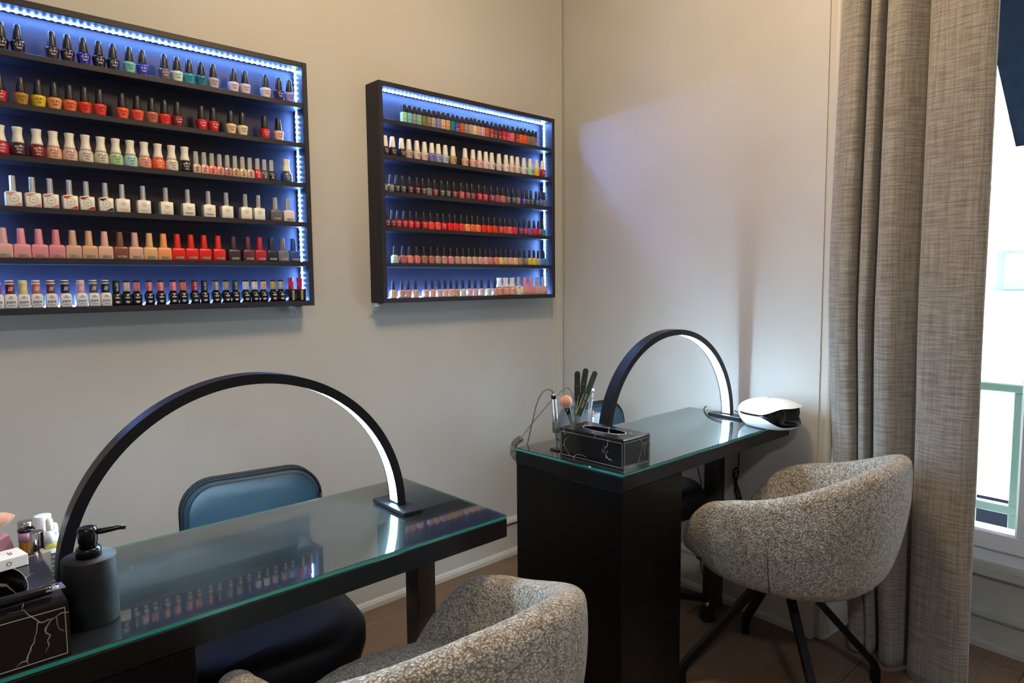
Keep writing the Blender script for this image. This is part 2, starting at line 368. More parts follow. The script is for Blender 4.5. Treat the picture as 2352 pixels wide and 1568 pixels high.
# window recess: parapet panelling, frame, two sashes, panes
W0, W1, ZB, ZT = 1.292, 2.34, .285, 2.42
m = MB(); m.box((W0, .372, 0), (W1, .50, ZB), 0, WBM); wp = struct(m.build('wall_window', 'dado'))
m = MB()
for (z0, z1, d) in ((0, .018, .016), (.100, .108, .010), (.108, .124, .016), (.124, .132, .009), (.243, .250, .010), (.250, .280, .026), (.280, .288, .014)):
    m.box((W0, .372-d, z0), (W1, .389, z1), 0, WBM)
struct(m.build('trim_4', 'dado'))
struct(MB().box((W0, .372, ZT), (W1, .50, H), 0, WBM).build('wall_head', 'wall'))
win = struct(thing('window_1', 'white plastic window beside the woven curtain', None)); win.pop('category', None)
m = MB(); a = .045
m.bbox((W0, .376, ZB), (W1, .46, ZB+a), .004, 0, WBM); m.bbox((W0, .376, ZT-a), (W1, .46, ZT), .004, 0, WBM)
m.bbox((W0, .376, ZB+a), (W0+.04, .46, ZT-a), .004, 0, WBM); m.bbox((W1-.04, .376, ZB+a), (W1, .46, ZT-a), .004, 0, WBM)
m.build('window_frame', 'sash', win)
for s0, s1 in ((W0+.042, 1.782), (1.786, W1-.042)):
    m = MB(); b = .066; z0, z1 = ZB+a+.002, ZT-a-.002
    m.bbox((s0, .362, z0), (s1, .44, z0+b), .007, 0, WBM); m.bbox((s0, .362, z1-b), (s1, .44, z1), .007, 0, WBM)
    m.bbox((s0, .362, z0+b-.008), (s0+b, .44, z1-b+.008), .007, 0, WBM); m.bbox((s1-b, .362, z0+b-.008), (s1, .44, z1-b+.008), .007, 0, WBM)
    sa = m.build('sash', 'sash', win)
    MB().box((s0+b-.01, .396, z0+b-.01), (s1-b+.01, .402, z1-b+.01), 0, WBM).build('pane', 'pane', sa)

# ------------------------------------------------------------------ outside
rl = thing('railing', 'pale green metal railing outside the window', 'railing', wb(1.6, .62, .3))
def rel(o): return Matrix.Translation(-Vector(o.location))
mt = rel(rl) @ WBM
for z in (.822, .392): MB().bbox((1.15, .60, z), (2.6, .64, z+.03), .004, 0, mt).build('rail', 'rail', rl)
for k in range(11):
    s = pxB(2337, 1000, .62)[0] + (pxB(2337, 1000, .62)[0]-pxB(2239, 1000, .62)[0])*(k-4)
    MB().bbox((s-.013, .607, .10), (s+.013, .633, .822), .003, 0, mt).build('bar', 'rail', rl)
MB().box((1.15, .58, .05), (2.6, .66, .10), 0, mt).build('foot_rail', 'rail', rl)
NF = 5.6
bd = thing('building', 'bright white building across the street outside the window', 'building', wb(1.7, NF, -3))
mt = rel(bd) @ WBM
def fz(y): return pxB(2320, y, NF)[2]
def fs(x): return pxB(x, 620, NF)[0]
MB().box((-6, NF, fz(1150)), (9, NF+.4, 9), 0, mt).build('wall', 'facade', bd)
MB().box((-6, NF+.05, -3), (9, NF+.4, fz(1150)-.01), 0, mt).build('shopfront', 'dark_shop', bd)
for z0, z1, d, mm in ((fz(687), fz(672), .16, 'facade'), (fz(757), fz(752), .05, 'facade_grey'), (fz(792), fz(786), .10, 'facade'), (fz(287), fz(271), .08, 'facade_grey'), (fz(408), fz(386), .08, 'facade_grey')):
    MB().box((-6, NF-d, z0), (9, NF+.01, z1), 0, mt).build('cornice', mm, bd)
for k in range(-2, 4):
    s0 = fs(2290) + k*1.15
    w = MB().box((s0, NF-.03, fz(668)), (s0+1.02, NF+.01, fz(576)), 0, mt).build('window', 'facade_grey', bd)
    for j in (0, 1):
        MB().box((s0+.07+j*.47, NF-.042, fz(664)), (s0+.48+j*.47, NF-.029, fz(580)), 0, mt).build('pane', 'facade_glass', w)
MB().box((-6, NF-.5, fz(572)), (fs(2322), NF-.02, fz(544)), 0, mt).build('canopy', 'facade', bd)
aw = thing('awning', 'dark navy awning hanging outside above the window', 'awning', wb(1.8, .52, 2.5))
mt = rel(aw) @ WBM
lo = pxB(2333, 337, 1.55); s_l = lo[0]
n_u = .75
for i in range(60):
    if abs(pxB(2298, 175, n_u)[0]-s_l) < .004: break
    n_u += .02
hi = pxB(2298, 175, n_u)
sl = (lo[2]-hi[2])/(lo[1]-hi[1]); zz = lambda n: lo[2]+sl*(n-lo[1])
n0 = .53
pl = [(n0, zz(n0)), (1.55, lo[2]), (1.55, lo[2]+.012), (n0, zz(n0)+.012)]
m = MB(); m.rings([[mt @ Vector((s, n, z)) for n, z in pl] for s in (s_l, s_l+2.2)], 0, False); m.build('fabric', 'awning', aw)
m = MB(); m.bbox((s_l-.25, 1.54, lo[2]-.075), (s_l+2.3, 1.60, lo[2]-.028), .006, 0, mt); m.build('front_bar', 'white_plastic', aw)
m = MB(); m.bbox((s_l+.05, 1.53, lo[2]-.095), (s_l+.075, 1.61, lo[2]-.02), .003, 0, mt); m.build('bracket', 'white_plastic', aw)
m = MB(); m.tube([mt @ Vector((s_l+.2, .5, 1.5)), mt @ Vector((s_l+.2, 1.54, lo[2]-.05))], .014); m.build('arm', 'white_plastic', aw)

# ------------------------------------------------------------------ curtain
def curtain():
    prof = [(.897, 2.262), (.893, 2.240), (.872, 2.212), (.845, 2.203), (.826, 2.208), (.819, 2.235), (.821, 2.262), (.813, 2.262), (.806, 2.225), (.794, 2.209),
            (.780, 2.212), (.775, 2.245), (.773, 2.262), (.766, 2.255), (.757, 2.212), (.740, 2.192), (.715, 2.190), (.690, 2.212), (.668, 2.246), (.655, 2.266),
            (.650, 2.240), (.644, 2.205), (.622, 2.190), (.585, 2.187), (.545, 2.184), (.510, 2.186), (.492, 2.196), (.487, 2.204)]
    P = bez([(y, x, 0) for y, x in prof], 6); n = len(P); rows = 70; zt, zb = 2.60, .012
    vs = []; uvs = []; acc = [0]
    for i in range(1, n): acc.append(acc[-1]+(P[i]-P[i-1]).length)
    for r in range(rows+1):
        t = r/rows; z = zt + (zb-zt)*t; low = ss(.45, 1.0, t)
        for i, p in enumerate(P):
            u = acc[i]/acc[-1]; y = p.x; x = p.y
            x = 2.222 + (x-2.222)*(1+.35*low) + .008*math.sin(9*u+3*t)*low
            y = y + (.026*ss(.0, .6, t))*(1-u)**2*(1-low) - .05*low*(1-u)*ss(.72, 1, t) + .006*math.sin(5*t+11*u)*low
            y += .012*low*math.sin(u*PI)
            x += .03*ss(.75, 1, t)*(1-u) + .058*ss(.55, .78, t)*(1-.5*u)*(.45+.55*ss(0, .2, u))
            zz = z + (.012*math.sin(7*u)+.01)*(t > .985)*0
            vs.append((x, y, zz)); uvs.append((acc[i], z))
    fs_ = [(r*n+i, r*n+i+1, (r+1)*n+i+1, (r+1)*n+i) for r in range(rows) for i in range(n-1)]
    me = bpy.data.meshes.new('fabric'); me.from_pydata(vs, [], fs_); me.materials.append(M['weave'])
    uvl = me.uv_layers.new(name='UVMap')
    for l in me.loops: uvl.data[l.index].uv = uvs[l.vertex_index]
    me.polygons.foreach_set('use_smooth', [True]*len(me.polygons))
    cu = thing('curtain', 'taupe woven linen curtain hanging in pleats beside the window', 'curtain', (2.22, .70, .01))
    o = link('fabric', me, cu, (-2.22, -.70, -.01))
    sd = o.modifiers.new('thickness', 'SOLIDIFY'); sd.thickness = .003; sd.offset = 0
    # stitched side hem and bottom hem
    edge = [vs[r*n+n-1] for r in range(rows+1)]
    m = MB(); m.tube([(v[0]-.001, v[1], v[2]) for v in edge], .0028, 6); hm = m.build('side_hem', 'weave', cu, (-2.22, -.70, -.01))
    m = MB(); m.tube([(2.22, .96, 2.62), (2.22, .40, 2.62)], .014, 12); m.build('curtain_rod', 'black_metal', cu, (-2.22, -.70, -.01))
curtain()

# ================================================================== polish racks
RF = 2.110                                   # front plane of the racks
RZ0, RZ1, TH = 1.148, 1.928, .017
TOPS = [1.800, 1.674, 1.5465, 1.4205, 1.292, 1.1645]
def rack(x0, x1, label, hole=None, tape=None):
    t = thing('polish_rack', label, 'wall rack', ((x0+x1)/2, YW, RZ0), 0, 'wall racks for nail polish')
    L = (-t.location.x, -t.location.y, -t.location.z)
    b = .0012
    MB().box((x0+TH, YW-.012, RZ0+TH), (x1-TH, YW-.0005, RZ1-TH)).build('back_panel', 'rack', t, L)
    for a in (x0, x1-TH): MB().bbox((a, RF, RZ0), (a+TH, YW-.0005, RZ1), b).build('side_panel', 'rack', t, L)
    MB().bbox((x0+TH, RF, RZ1-TH), (x1-TH, YW-.0005, RZ1), b).build('top_panel', 'rack', t, L)
    MB().bbox((x0+TH, RF, RZ0), (x1-TH, YW-.0005, TOPS[5]), b).build('bottom_panel', 'rack', t, L)
    for z in TOPS[:5]: MB().bbox((x0+TH, RF+.001, z-.0155), (x1-TH, YW-.012, z), b).build('shelf', 'rack', t, L)
    # light tape round the inside edge of the back panel, broken by the shelves
    m = MB(); yb = YW-.0125; w = .008; ya = yb-.030; yc = ya+w/2
    xi0, xi1, zi0, zi1 = x0+TH, x1-TH, TOPS[5], RZ1-TH
    m.box((xi0, ya, zi1-.0012), (xi1, ya+w, zi1-.0002), 1); m.box((xi0, ya, zi0+.0002), (xi1, ya+w, zi0+.0012), 1)
    segs = [(TOPS[k], (TOPS[k-1]-.0155) if k else zi1) for k in range(6)]
    for z0, z1 in segs:
        m.box((xi0+.0002, ya, z0+.001), (xi0+.0012, ya+w, z1-.001), 1); m.box((xi1-.0012, ya, z0+.001), (xi1-.0002, ya+w, z1-.001), 1)
    step = .0167; q = .0026; x = xi0+.008
    while x < xi1-.005:
        m.box((x-q, yc-q, zi1-.0034), (x+q, yc+q, zi1-.0012), 0); m.box((x-q, yc-q, zi0+.0012), (x+q, yc+q, zi0+.0034), 0)
        x += step
    for z0, z1 in segs:
        z = z0+.008
        while z < z1-.004:
            m.box((xi0+.0012, yc-q, z-q), (xi0+.0034, yc+q, z+q), 0); m.box((xi1-.0034, yc-q, z-q), (xi1-.0012, yc+q, z+q), 0)
            z += step
    tag(m.build('led_strip', ['led', 'led_band'], t, L), 'glowing blue white light strip')
    if hole:
        p = px(hole[0], hole[1], 1, yb); MB().lathe([(.0055, 0), (.0055, .0006)], 16).build('cable_hole', 'black_rubber', t, (p.x+L[0], p.y+L[1], p.z+L[2])).rotation_euler = (PI/2, 0, 0)
    if tape:
        p = px(tape[0], tape[1], 1, YW-.03); rnd = random.Random(3); m = MB(); vs = []
        for j in range(6):
            for i in range(5):
                vs.append((p.x+(i-2)*.012*(1-j*.12)+rnd.uniform(-.003, .003), YW-.045+rnd.uniform(-.010, .010)+.005*j, RZ0-.0005-j*.0058+rnd.uniform(-.001, .001)*(j > 0)))
        m.add(vs, [(j*5+i, j*5+i+1, j*5+i+6, j*5+i+5) for j in range(5) for i in range(4)])
        o = m.build('tape_scrap', 'tape', t, L); sd = o.modifiers.new('thickness', 'SOLIDIFY'); sd.thickness = .0008
    return t
rack(.165, 1.066, 'large black display rack of six lit shelves, nearest the camera', tape=(676, 708))
rack(1.3335, 2.226, 'smaller black display rack of six lit shelves, beside the room corner', hole=(1238, 316), tape=(864, 706))

# ------------------------------------------------------------------ bottle kinds (metres, base at z 0, front faces -y)
BM = {}
def wrapx(R0, z, eps=.0004):
    return lambda x, y: (R0*math.sin(x/R0), -R0*math.cos(x/R0)-eps, z+y)
def flatx(d, z, dx=0, eps=.0004): return lambda x, y: (x+dx, -d-eps, z+y)
def bars(m, fn, rows, mi=0):
    """rows: (y centre, half width, half height) printed lines too small to read"""
    for y, w, h in rows:
        n = 6; vs = []; fs_ = []
        for i in range(n+1):
            xx = -w+2*w*i/n; vs += [fn(xx, y-h), fn(xx, y+h)]
        for i in range(n): fs_.append((2*i, 2*i+2, 2*i+3, 2*i+1))
        m.add(vs, fs_, mi)
    return m
# A: waisted round bottle, tall tapering cap
m = MB(); m.lathe([(.0105, 0), (.0125, .0006), (.0132, .003), (.0145, .012), (.0160, .022), (.0166, .0265), (.0160, .0295), (.0125, .0312), (.0085, .032), (.0085, .0335)], 28); BM['A_body'] = m.mesh('glass_body', 'lacquer')
m = MB(); m.lathe([(.0107, 0), (.0109, .0015), (.0088, .026), (.0078, .0365), (.0068, .0385), (.003, .0390)], 24, 0, (0, 0, .0325)); BM['A_cap'] = m.mesh('cap', 'black_cap')
m = MB(); m.lathe([(.0107, 0), (.0109, .0015), (.0088, .026), (.0078, .0365), (.0068, .0385), (.003, .0390)], 24, 0, (0, 0, .0325)); BM['J_cap'] = m.mesh('cap', 'white_cap')
for k, mn in (('d', 'ink'), ('w', 'ink_white')):
    m = MB(); fn = wrapx(.0166, .0195, .0006); text_into(m, 'O·P·I', .0085, 0, fn); bars(m, wrapx(.0153, .0135, .0008), [(0, .0062, .0004), (-.0022, .0045, .0004)])
    BM['A_txt'+k] = m.mesh('lettering', mn)
    m = MB(); text_into(m, 'ENTITY', .0062, 0, wrapx(.0178, .0225, .0004)); bars(m, wrapx(.0178, .016, .0004), [(.001, .0075, .0004), (-.0015, .006, .0004), (-.006, .0045, .0004), (-.0085, .0055, .0004)])
    BM['B_txt'+k] = m.mesh('lettering', mn)
    m = MB(); text_into(m, 'CND', .0065, 0, flatx(.0095, .0205, .001)); bars(m, flatx(.0095, .014, .001), [(.0015, .005, .0003), (-.003, .004, .0003), (-.005, .0045, .0003)])
    BM['K_txt'+k] = m.mesh('lettering', mn)
    m = MB(); text_into(m, '1LAK', .0068, 0, flatx(.0087, .0125)); bars(m, flatx(.0087, .027), [(0, .0035, .0003), (-.0018, .002, .0003)]); bars(m, flatx(.0087, .006), [(0, .005, .0003), (-.0018, .004, .0003)])
    BM['I_txt'+k] = m.mesh('lettering', mn)
    m = MB(); bars(m, flatx(.0108, .014), [(.007, .0025, .0008), (.003, .006, .0003), (.0012, .005, .0003), (-.003, .0022, .0012), (-.0065, .005, .0003), (-.008, .004, .0003)])
    BM['C_txt'+k] = m.mesh('lettering', mn)
# B: round shouldered bottle, flared white cap
m = MB(); m.lathe([(.0150, 0), (.0172, .0012), (.0178, .006), (.0177, .022), (.0166, .0285), (.0138, .0322), (.0105, .0335), (.009, .0345)], 28); BM['B_body'] = m.mesh('glass_body', 'lacquer')
m = MB(); m.lathe([(.0134, 0), (.0132, .004), (.0108, .014), (.0099, .023), (.0108, .034), (.0117, .0385), (.0112, .0395), (.0095, .0392)], 24, 0, (0, 0, .0335)); BM['B_cap'] = m.mesh('cap', 'white_cap')
# C: small square bottle, ribbed silver cap
m = MB(); m.loft([(0, .0108, .0098, .002), (.0015, .0113, .0104, .002), (.021, .0113, .0104, .002), (.026, .0095, .0088, .004), (.028, .007, .007, .006), (.030, .0065, .0065, .0065)]); BM['C_body'] = m.mesh('glass_body', 'lacquer')
def ribbed(r0, r1, h, z0, n=16):
    m = MB(); rr = []
    for r, z in ((r0, 0), (r1, h-.0008), (r1*.9, h)):
        rr.append([((r*(1 if i % 2 else .93))*math.cos(2*PI*i/(2*n)), (r*(1 if i % 2 else .93))*math.sin(2*PI*i/(2*n)), z0+z) for i in range(2*n)])
    return m.rings(rr, 0, False)
BM['C_cap'] = ribbed(.0072, .0066, .0345, .0292).mesh('cap', 'silver_cap')
# D: white square bottle with silver cap
m = MB(); m.loft([(0, .0160, .0115, .0012), (.001, .0168, .0122, .002), (.0345, .0168, .0122, .002), (.0362, .0155, .0110, .003), (.037, .008, .008, .006), (.0395, .0065, .0065, .0065)]); BM['D_body'] = m.mesh('glass_body', 'coated')
BM['D_cap'] = ribbed(.0069, .0063, .0385, .0385).mesh('cap', 'silver_cap')
m = MB(); fn = flatx(.0122, .020); ring = []
for rr_ in (.0085, .0093): ring.append([fn(rr_*math.cos(2*PI*i/28), rr_*math.sin(2*PI*i/28)) for i in range(28)])
m.rings(ring, 0, False, False, False); bars(m, fn, [(.001, .004, .0004), (-.0015, .0012, .0008), (.0145, .006, .0003)]); BM['D_emblem'] = m.mesh('printed_emblem', 'ink_grey')
m = MB(); fn = flatx(.0122, .0, 0, .0003)
m.add([fn(-.0150, .0285), fn(-.0080, .0270), fn(-.004, .0300), fn(0, .0325), fn(.003, .0338), fn(-.0150, .0338)], [(0, 1, 2, 3, 4, 5)])
m.add([fn(.0155, .0095), fn(.010, .009), fn(.006, .0065), fn(.003, .0045), fn(-.001, .0035), fn(-.0015, .0015), fn(.0155, .0015)], [tuple(range(7))]); BM['D_patch'] = m.mesh('colour_patch', 'printed')
m = MB(); bars(m, flatx(.0122, .018), [(.012, .007, .0003), (.006, .0065, .0006), (.003, .005, .0003), (0, .004, .0003), (-.014, .006, .0003)]); BM['D_txt'] = m.mesh('lettering', 'ink_grey')
m = MB(); bars(m, flatx(.0122, .0085), [(0, .0105, .0009)]); BM['D_line'] = m.mesh('colour_line', 'printed')
# E: colour-coated shouldered bottle with matching tapering cap and metal tag
m = MB(); m.loft([(0, .0178, .0122, .0015), (.001, .0184, .0128, .002), (.028, .0180, .0126, .002), (.0335, .0172, .0118, .003), (.0352, .0125, .0105, .005), (.0365, .0078, .0078, .0078)]); BM['E_body'] = m.mesh('glass_body', 'coated')
m = MB(); m.lathe([(.0096, 0), (.0096, .001), (.0076, .0375), (.0070, .0388), (.003, .039)], 20, 0, (0, 0, .0358)); BM['E_cap'] = m.mesh('cap', 'coated')
BM['E_capS'] = ribbed(.0078, .0070, .0385, .0358).mesh('cap', 'silver_cap')
m = MB(); m.bbox((-.0095, -.0142, .0035), (.0125, -.0127, .0105), .0006); BM['E_tag'] = m.mesh('metal_tag', 'tag_metal')
m = MB(); bars(m, flatx(.0143, .007, .0015), [(0, .006, .0007)]); BM['E_txt'] = m.mesh('lettering', 'ink_grey')
# F / G: gel bottles with printed caps
m = MB(); m.loft([(0, .0122, .0110, .003), (.0012, .0134, .0120, .004), (.030, .0134, .0120, .004), (.0345, .0118, .0108, .006), (.0362, .0095, .0095, .0095), (.037, .009, .009, .009)]); BM['F_body'] = m.mesh('glass_body', 'coated')
m = MB(); m.lathe([(.0095, 0), (.0098, .001), (.0094, .026), (.0092, .031), (.0085, .0335), (.004, .034)], 24, 0, (0, 0, .0365)); BM['F_cap'] = m.mesh('cap', 'printed')
m = MB(); m.lathe([(.00975, .0605), (.00970, .0635), (.0096, .0637)], 24); m.lathe([(.0092, .0665), (.0088, .0705), (.004, .0710)], 24); BM['F_band'] = m.mesh('cap_band', 'white_cap')
m = MB(); text_into(m, 'pure', .0098, 0, flatx(.0120, .0165), .00012); bars(m, flatx(.0120, .020), [(.010, .002, .0008), (.007, .006, .0004), (.0048, .005, .0004), (-.0075, .004, .0003), (-.0125, .0075, .0005)]); BM['F_txt'] = m.mesh('lettering', 'ink')
m = MB(); fn = wrapx(.0098, .049, .0003)
for q in range(3):
    a = [(-.005+.0035*q, -.005), (-.0035+.0035*q, -.005), (.001+.0035*q-.001, .005), (-.0005+.0035*q-.001, .005)]; m.add([fn(*p) for p in a], [(0, 1, 2, 3)])
bars(m, fn, [(.0145, .006, .0006)]); BM['F_captxt'] = m.mesh('cap_print', 'ink_white')
m = MB(); m.loft([(0, .0112, .0105, .003), (.0012, .0124, .0115, .004), (.028, .0124, .0115, .004), (.0325, .0108, .0102, .006), (.0342, .0085, .0085, .0085), (.039, .0085, .0085, .0085)]); BM['G_body'] = m.mesh('glass_body', 'gloss_black')
m = MB(); m.lathe([(.0086, 0), (.0090, .0008), (.0088, .0245), (.0080, .0252)], 24, 0, (0, 0, .039)); BM['G_cap'] = m.mesh('cap_sleeve', 'printed')
m = MB(); m.lathe([(.0088, .0640), (.0086, .0680), (.005, .0690), (.003, .0690)], 24); BM['G_top'] = m.mesh('cap_top', 'gloss_black')
m = MB(); bars(m, flatx(.0115, .018), [(.0095, .0018, .0016), (.0045, .0062, .0007), (.0022, .005, .0005), (-.006, .0045, .0006), (-.0085, .0055, .0006), (-.0105, .003, .0005)]); BM['G_txt'] = m.mesh('lettering', 'ink_white')
def capcode(mn, txt='No.023'):
    m = MB(); base = wrapx(.0090, .0515, .0003); text_into(m, txt, .0082, 0, lambda x, y: base(-y+.001, x)); return m.mesh('cap_print', mn)
BM['G_codew'] = capcode('ink_white'); BM['G_coded'] = capcode('ink'); BM['G_top_txt'] = capcode('ink', 'TOP')
# H: black box bottle with gold label and twisted magenta cap
m = MB(); m.loft([(0, .0140, .0140, .001), (.0008, .0145, .0145, .0012), (.0375, .0145, .0145, .0012), (.0383, .0140, .0140, .001)]); BM['H_body'] = m.mesh('glass_body', 'gloss_black')
m = MB(); rr = []
for k in range(9):
    z = .0383+.0375*k/8; a0 = .9*k/8; rd = .0086+.0008*math.sin(k*1.1); rr.append([(rd*math.cos(a0+2*PI*i/6), rd*math.sin(a0+2*PI*i/6), z) for i in range(6)])
m.rings(rr, 0, False); BM['H_cap'] = m.mesh('cap', 'coated')
m = MB(); m.bbox((-.0035, -.0152, .003), (.0045, -.0145, .035), .0002); BM['H_label'] = m.mesh('gold_label', 'gold')
# I: slim square block bottle, square black cap
m = MB(); m.loft([(0, .0084, .0084, .0006), (.0006, .0087, .0087, .0008), (.0362, .0087, .0087, .0008), (.0368, .0082, .0082, .0008)], 3, 0, False); BM['I_body'] = m.mesh('glass_body', 'coated')
m = MB(); m.loft([(.0368, .0072, .0072, .001), (.0378, .0075, .0075, .0012), (.0628, .0073, .0073, .0012), (.0637, .0066, .0066, .002)], 4, 0, True); BM['I_cap'] = m.mesh('cap', 'black_cap')
# J: as A with a white cap, body a little slimmer
m = MB(); m.lathe([(.0105, 0), (.0118, .0006), (.0124, .003), (.0138, .012), (.0148, .022), (.0150, .0270), (.0144, .0300), (.0118, .0318), (.0085, .0325), (.0085, .0335)], 28); BM['J_body'] = m.mesh('glass_body', 'coated')
# K: small squared bottle with domed shoulder and slim black cap
m = MB(); m.loft([(0, .0102, .0088, .0012), (.0008, .0108, .0094, .0018), (.0225, .0108, .0094, .0018), (.0268, .0098, .0086, .003), (.0295, .0072, .007, .005), (.0302, .0055, .0055, .0055), (.0312, .0055, .0055, .0055)]); BM['K_body'] = m.mesh('glass_body', 'lacquer')
BM['Kc_body'] = BM['K_body'].copy(); BM['Kc_body'].materials.clear(); BM['Kc_body'].materials.append(M['coated'])
m = MB(); m.lathe([(.0063, 0), (.0066, .001), (.0048, .0315), (.0040, .033), (.002, .0333)], 18, 0, (0, 0, .0305)); BM['K_cap'] = m.mesh('cap', 'black_cap')

ORD = ['first','second','third','fourth','fifth','sixth','seventh','eighth','ninth','tenth','eleventh','twelfth','thirteenth','fourteenth','fifteenth','sixteenth','seventeenth','eighteenth','nineteenth','twentieth']
def ordinal(i):
    if i < 20: return ORD[i]
    if i < 29: return 'twenty-' + ORD[i-20]
    return 'thirtieth' if i == 29 else 'thirty-' + ORD[i-30]
HALFW = dict(A=.0166, B=.0178, C=.0113, D=.0168, E=.0184, F=.0134, G=.0124, H=.0145, I=.0087, J=.0150, K=.0108)
CAPN = dict(A='black cap', B='white flared cap', C='silver cap', D='silver cap', E='matching cap', F='printed cap', G='printed cap', H='red cap', I='square black cap', J='white cap', K='slim black cap')
def lum(h): c = srgb(h); return .21*c[0]+.72*c[1]+.07*c[2]
def make_bottle(kind, hexc, loc, label, group, extra, sx, rz):
    t = thing('polish_bottle', label, 'nail polish', loc, rz, group); t.scale = (sx, sx, 1)
    def p(n, key, c=None):
        o = link(n, BM[key], t)
        if c: o.color = srgb(c)
        return o
    dk = 'd' if lum(hexc) > .16 else 'w'
    K = kind[0]
    if K == 'A': p('glass_body', 'A_body', hexc); p('cap', 'A_cap'); p('lettering', 'A_txt'+dk)
    elif K == 'J': p('glass_body', 'J_body', hexc); p('cap', 'J_cap'); p('lettering', 'A_txt'+dk).scale = (.93, .93, 1)
    elif K == 'B': p('glass_body', 'B_body', hexc); p('cap', 'B_cap'); p('lettering', 'B_txtw' if lum(hexc) < .35 else 'B_txtd')
    elif K == 'C': p('glass_body', 'C_body', hexc); p('cap', 'C_cap'); p('lettering', 'C_txt'+dk)
    elif K == 'D':
        p('glass_body', 'D_body', hexc); p('cap', 'D_cap')
        if extra.startswith('c'): p('printed_emblem', 'D_emblem'); p('colour_patch', 'D_patch', extra[1:])
        else:
            p('lettering', 'D_txt')
            if extra.startswith('l'): p('colour_line', 'D_line', extra[1:])
    elif K == 'E':
        p('glass_body', 'E_body', hexc); p('metal_tag', 'E_tag'); p('lettering', 'E_txt')
        if extra == 's': p('cap', 'E_capS')
        else: p('cap', 'E_cap', hexc)
    elif K == 'F': p('glass_body', 'F_body', '#d9dade'); c = p('cap', 'F_cap', hexc); p('cap_band', 'F_band'); p('lettering', 'F_txt'); p('cap_print', 'F_captxt')
    elif K == 'G':
        p('glass_body', 'G_body'); p('cap_sleeve', 'G_cap', hexc); p('cap_top', 'G_top'); p('lettering', 'G_txt')
        p('cap_print', 'G_top_txt' if extra == 'TOP' else 'G_code'+('d' if lum(hexc) > .25 else 'w'))
    elif K == 'H': p('glass_body', 'H_body'); p('cap', 'H_cap', hexc); p('gold_label', 'H_label')
    elif K == 'I': p('glass_body', 'I_body', hexc); p('cap', 'I_cap'); p('lettering', 'I_txt'+dk)
    elif K == 'K': p('glass_body', 'Kc_body' if extra == 'c' else 'K_body', hexc); p('cap', 'K_cap'); p('lettering', 'K_txt'+dk)
    return t
ROWN = ['top', 'second', 'third', 'fourth', 'fifth', 'bottom']
def row(rackname, r, x0, x1, data):
    items = []
    for e in data.strip().split(';'):
        w = e.split()
        if not w: continue
        kind = w[0][0]; extra = w[0][1:]; xp = float(w[1]); hx = '#'+w[2]; name = ' '.join(w[3:])
        yc = RF + .004 + {'D': .0135, 'E': .0140, 'H': .016}.get(kind, HALFW[kind]) + .004
        # base line of the row in the photograph, at the bottle's own depth
        X = 1.0
        for _ in range(6):
            q = Vector((X, yc, TOPS[r]+.03)) - Vector((0, 0, CAM_H)); c = ROT.transposed() @ q
            X = px(xp, CY+F_PX*c.y/c.z, 1, yc).x
        items.append([X, kind, extra, hx, name, yc, HALFW[kind]])
    items.sort(key=lambda i: i[0])
    sc = [1.0]*len(items)
    lo_, hi_ = x0+TH+.0005, x1-TH-.012
    for it in range(200):                                   # keep neighbours apart
        for i in range(len(items)-1):
            a, b = items[i], items[i+1]; need = a[6]*sc[i]+b[6]*sc[i+1]+.0006; gap = b[0]-a[0]
            if gap < need:
                if it == 60: sc[i] = max(.86, sc[i]*gap/need); sc[i+1] = max(.86, sc[i+1]*gap/need)
                d = (need-gap)/2; a[0] -= d; b[0] += d
        items[0][0] = max(items[0][0], lo_+items[0][6]*sc[0]); items[-1][0] = min(items[-1][0], hi_+.010-items[-1][6]*sc[-1])
    for i, (X, kind, extra, hx, name, yc, hw) in enumerate(items):
        lab = f"{name} nail polish, {'silver cap' if (kind == 'E' and extra == 's') else CAPN[kind]}, {ordinal(i)} from left on {ROWN[r]} shelf of {rackname} rack"
        make_bottle(kind, hx, (X, yc + (.0 if kind in 'DEHFG' or r == 5 else random.uniform(0, .004)), TOPS[r]), lab, f'bottles on the {ROWN[r]} shelf of the {rackname} rack', extra, sc[i], 0 if sc[i] < 1 else random.uniform(-.05, .05))
LX = (.165, 1.066); SX = (1.3335, 2.226)
row('large', 0, *LX, """A 3 16131d near-black;A 40 2a1c2e dark plum;A 121.5 35202f dark burgundy;A 153 321c38 dark violet;A 191.6 2c2c9c royal blue;A 229 1a1a2e midnight navy;A 258 1e2844 dark blue;A 297 7cc2c2 pale turquoise;A 327.5 3434b8 bright blue;
A 379 6c5c6c mauve grey;A 406 cfe2de pale mint;A 436 2e9ab2 turquoise;A 463 1e7a96 deep teal;A 488 bab0c0 pale lilac;A 537 dccad8 pale pink;A 563 d6cade blush lilac;A 610 e2d6d8 cream pink;A 640 36205c deep purple;A 665 9a9ae0 lavender""")
row('large', 1, *LX, """A -1 b01c24 red;A 48 b08032 glittery gold;A 88.5 e0b81e yellow;A 129 e09a62 peach orange;A 160.5 e86a42 coral orange;A 191 de3820 tomato red;A 229 de3c2c warm red;A 281 f05a3a orange red;A 316 e65244 coral red;A 350 c06a5a dusty terracotta;
A 378 e83028 bright red;A 407 841c28 dark red;A 463 c8182c cherry red;A 490 c41c28 crimson;A 530 e8c2a2 peach nude;A 557 e0d2b2 cream;A 608 c82030 classic red;A 640 e8baa8 pale peach""")
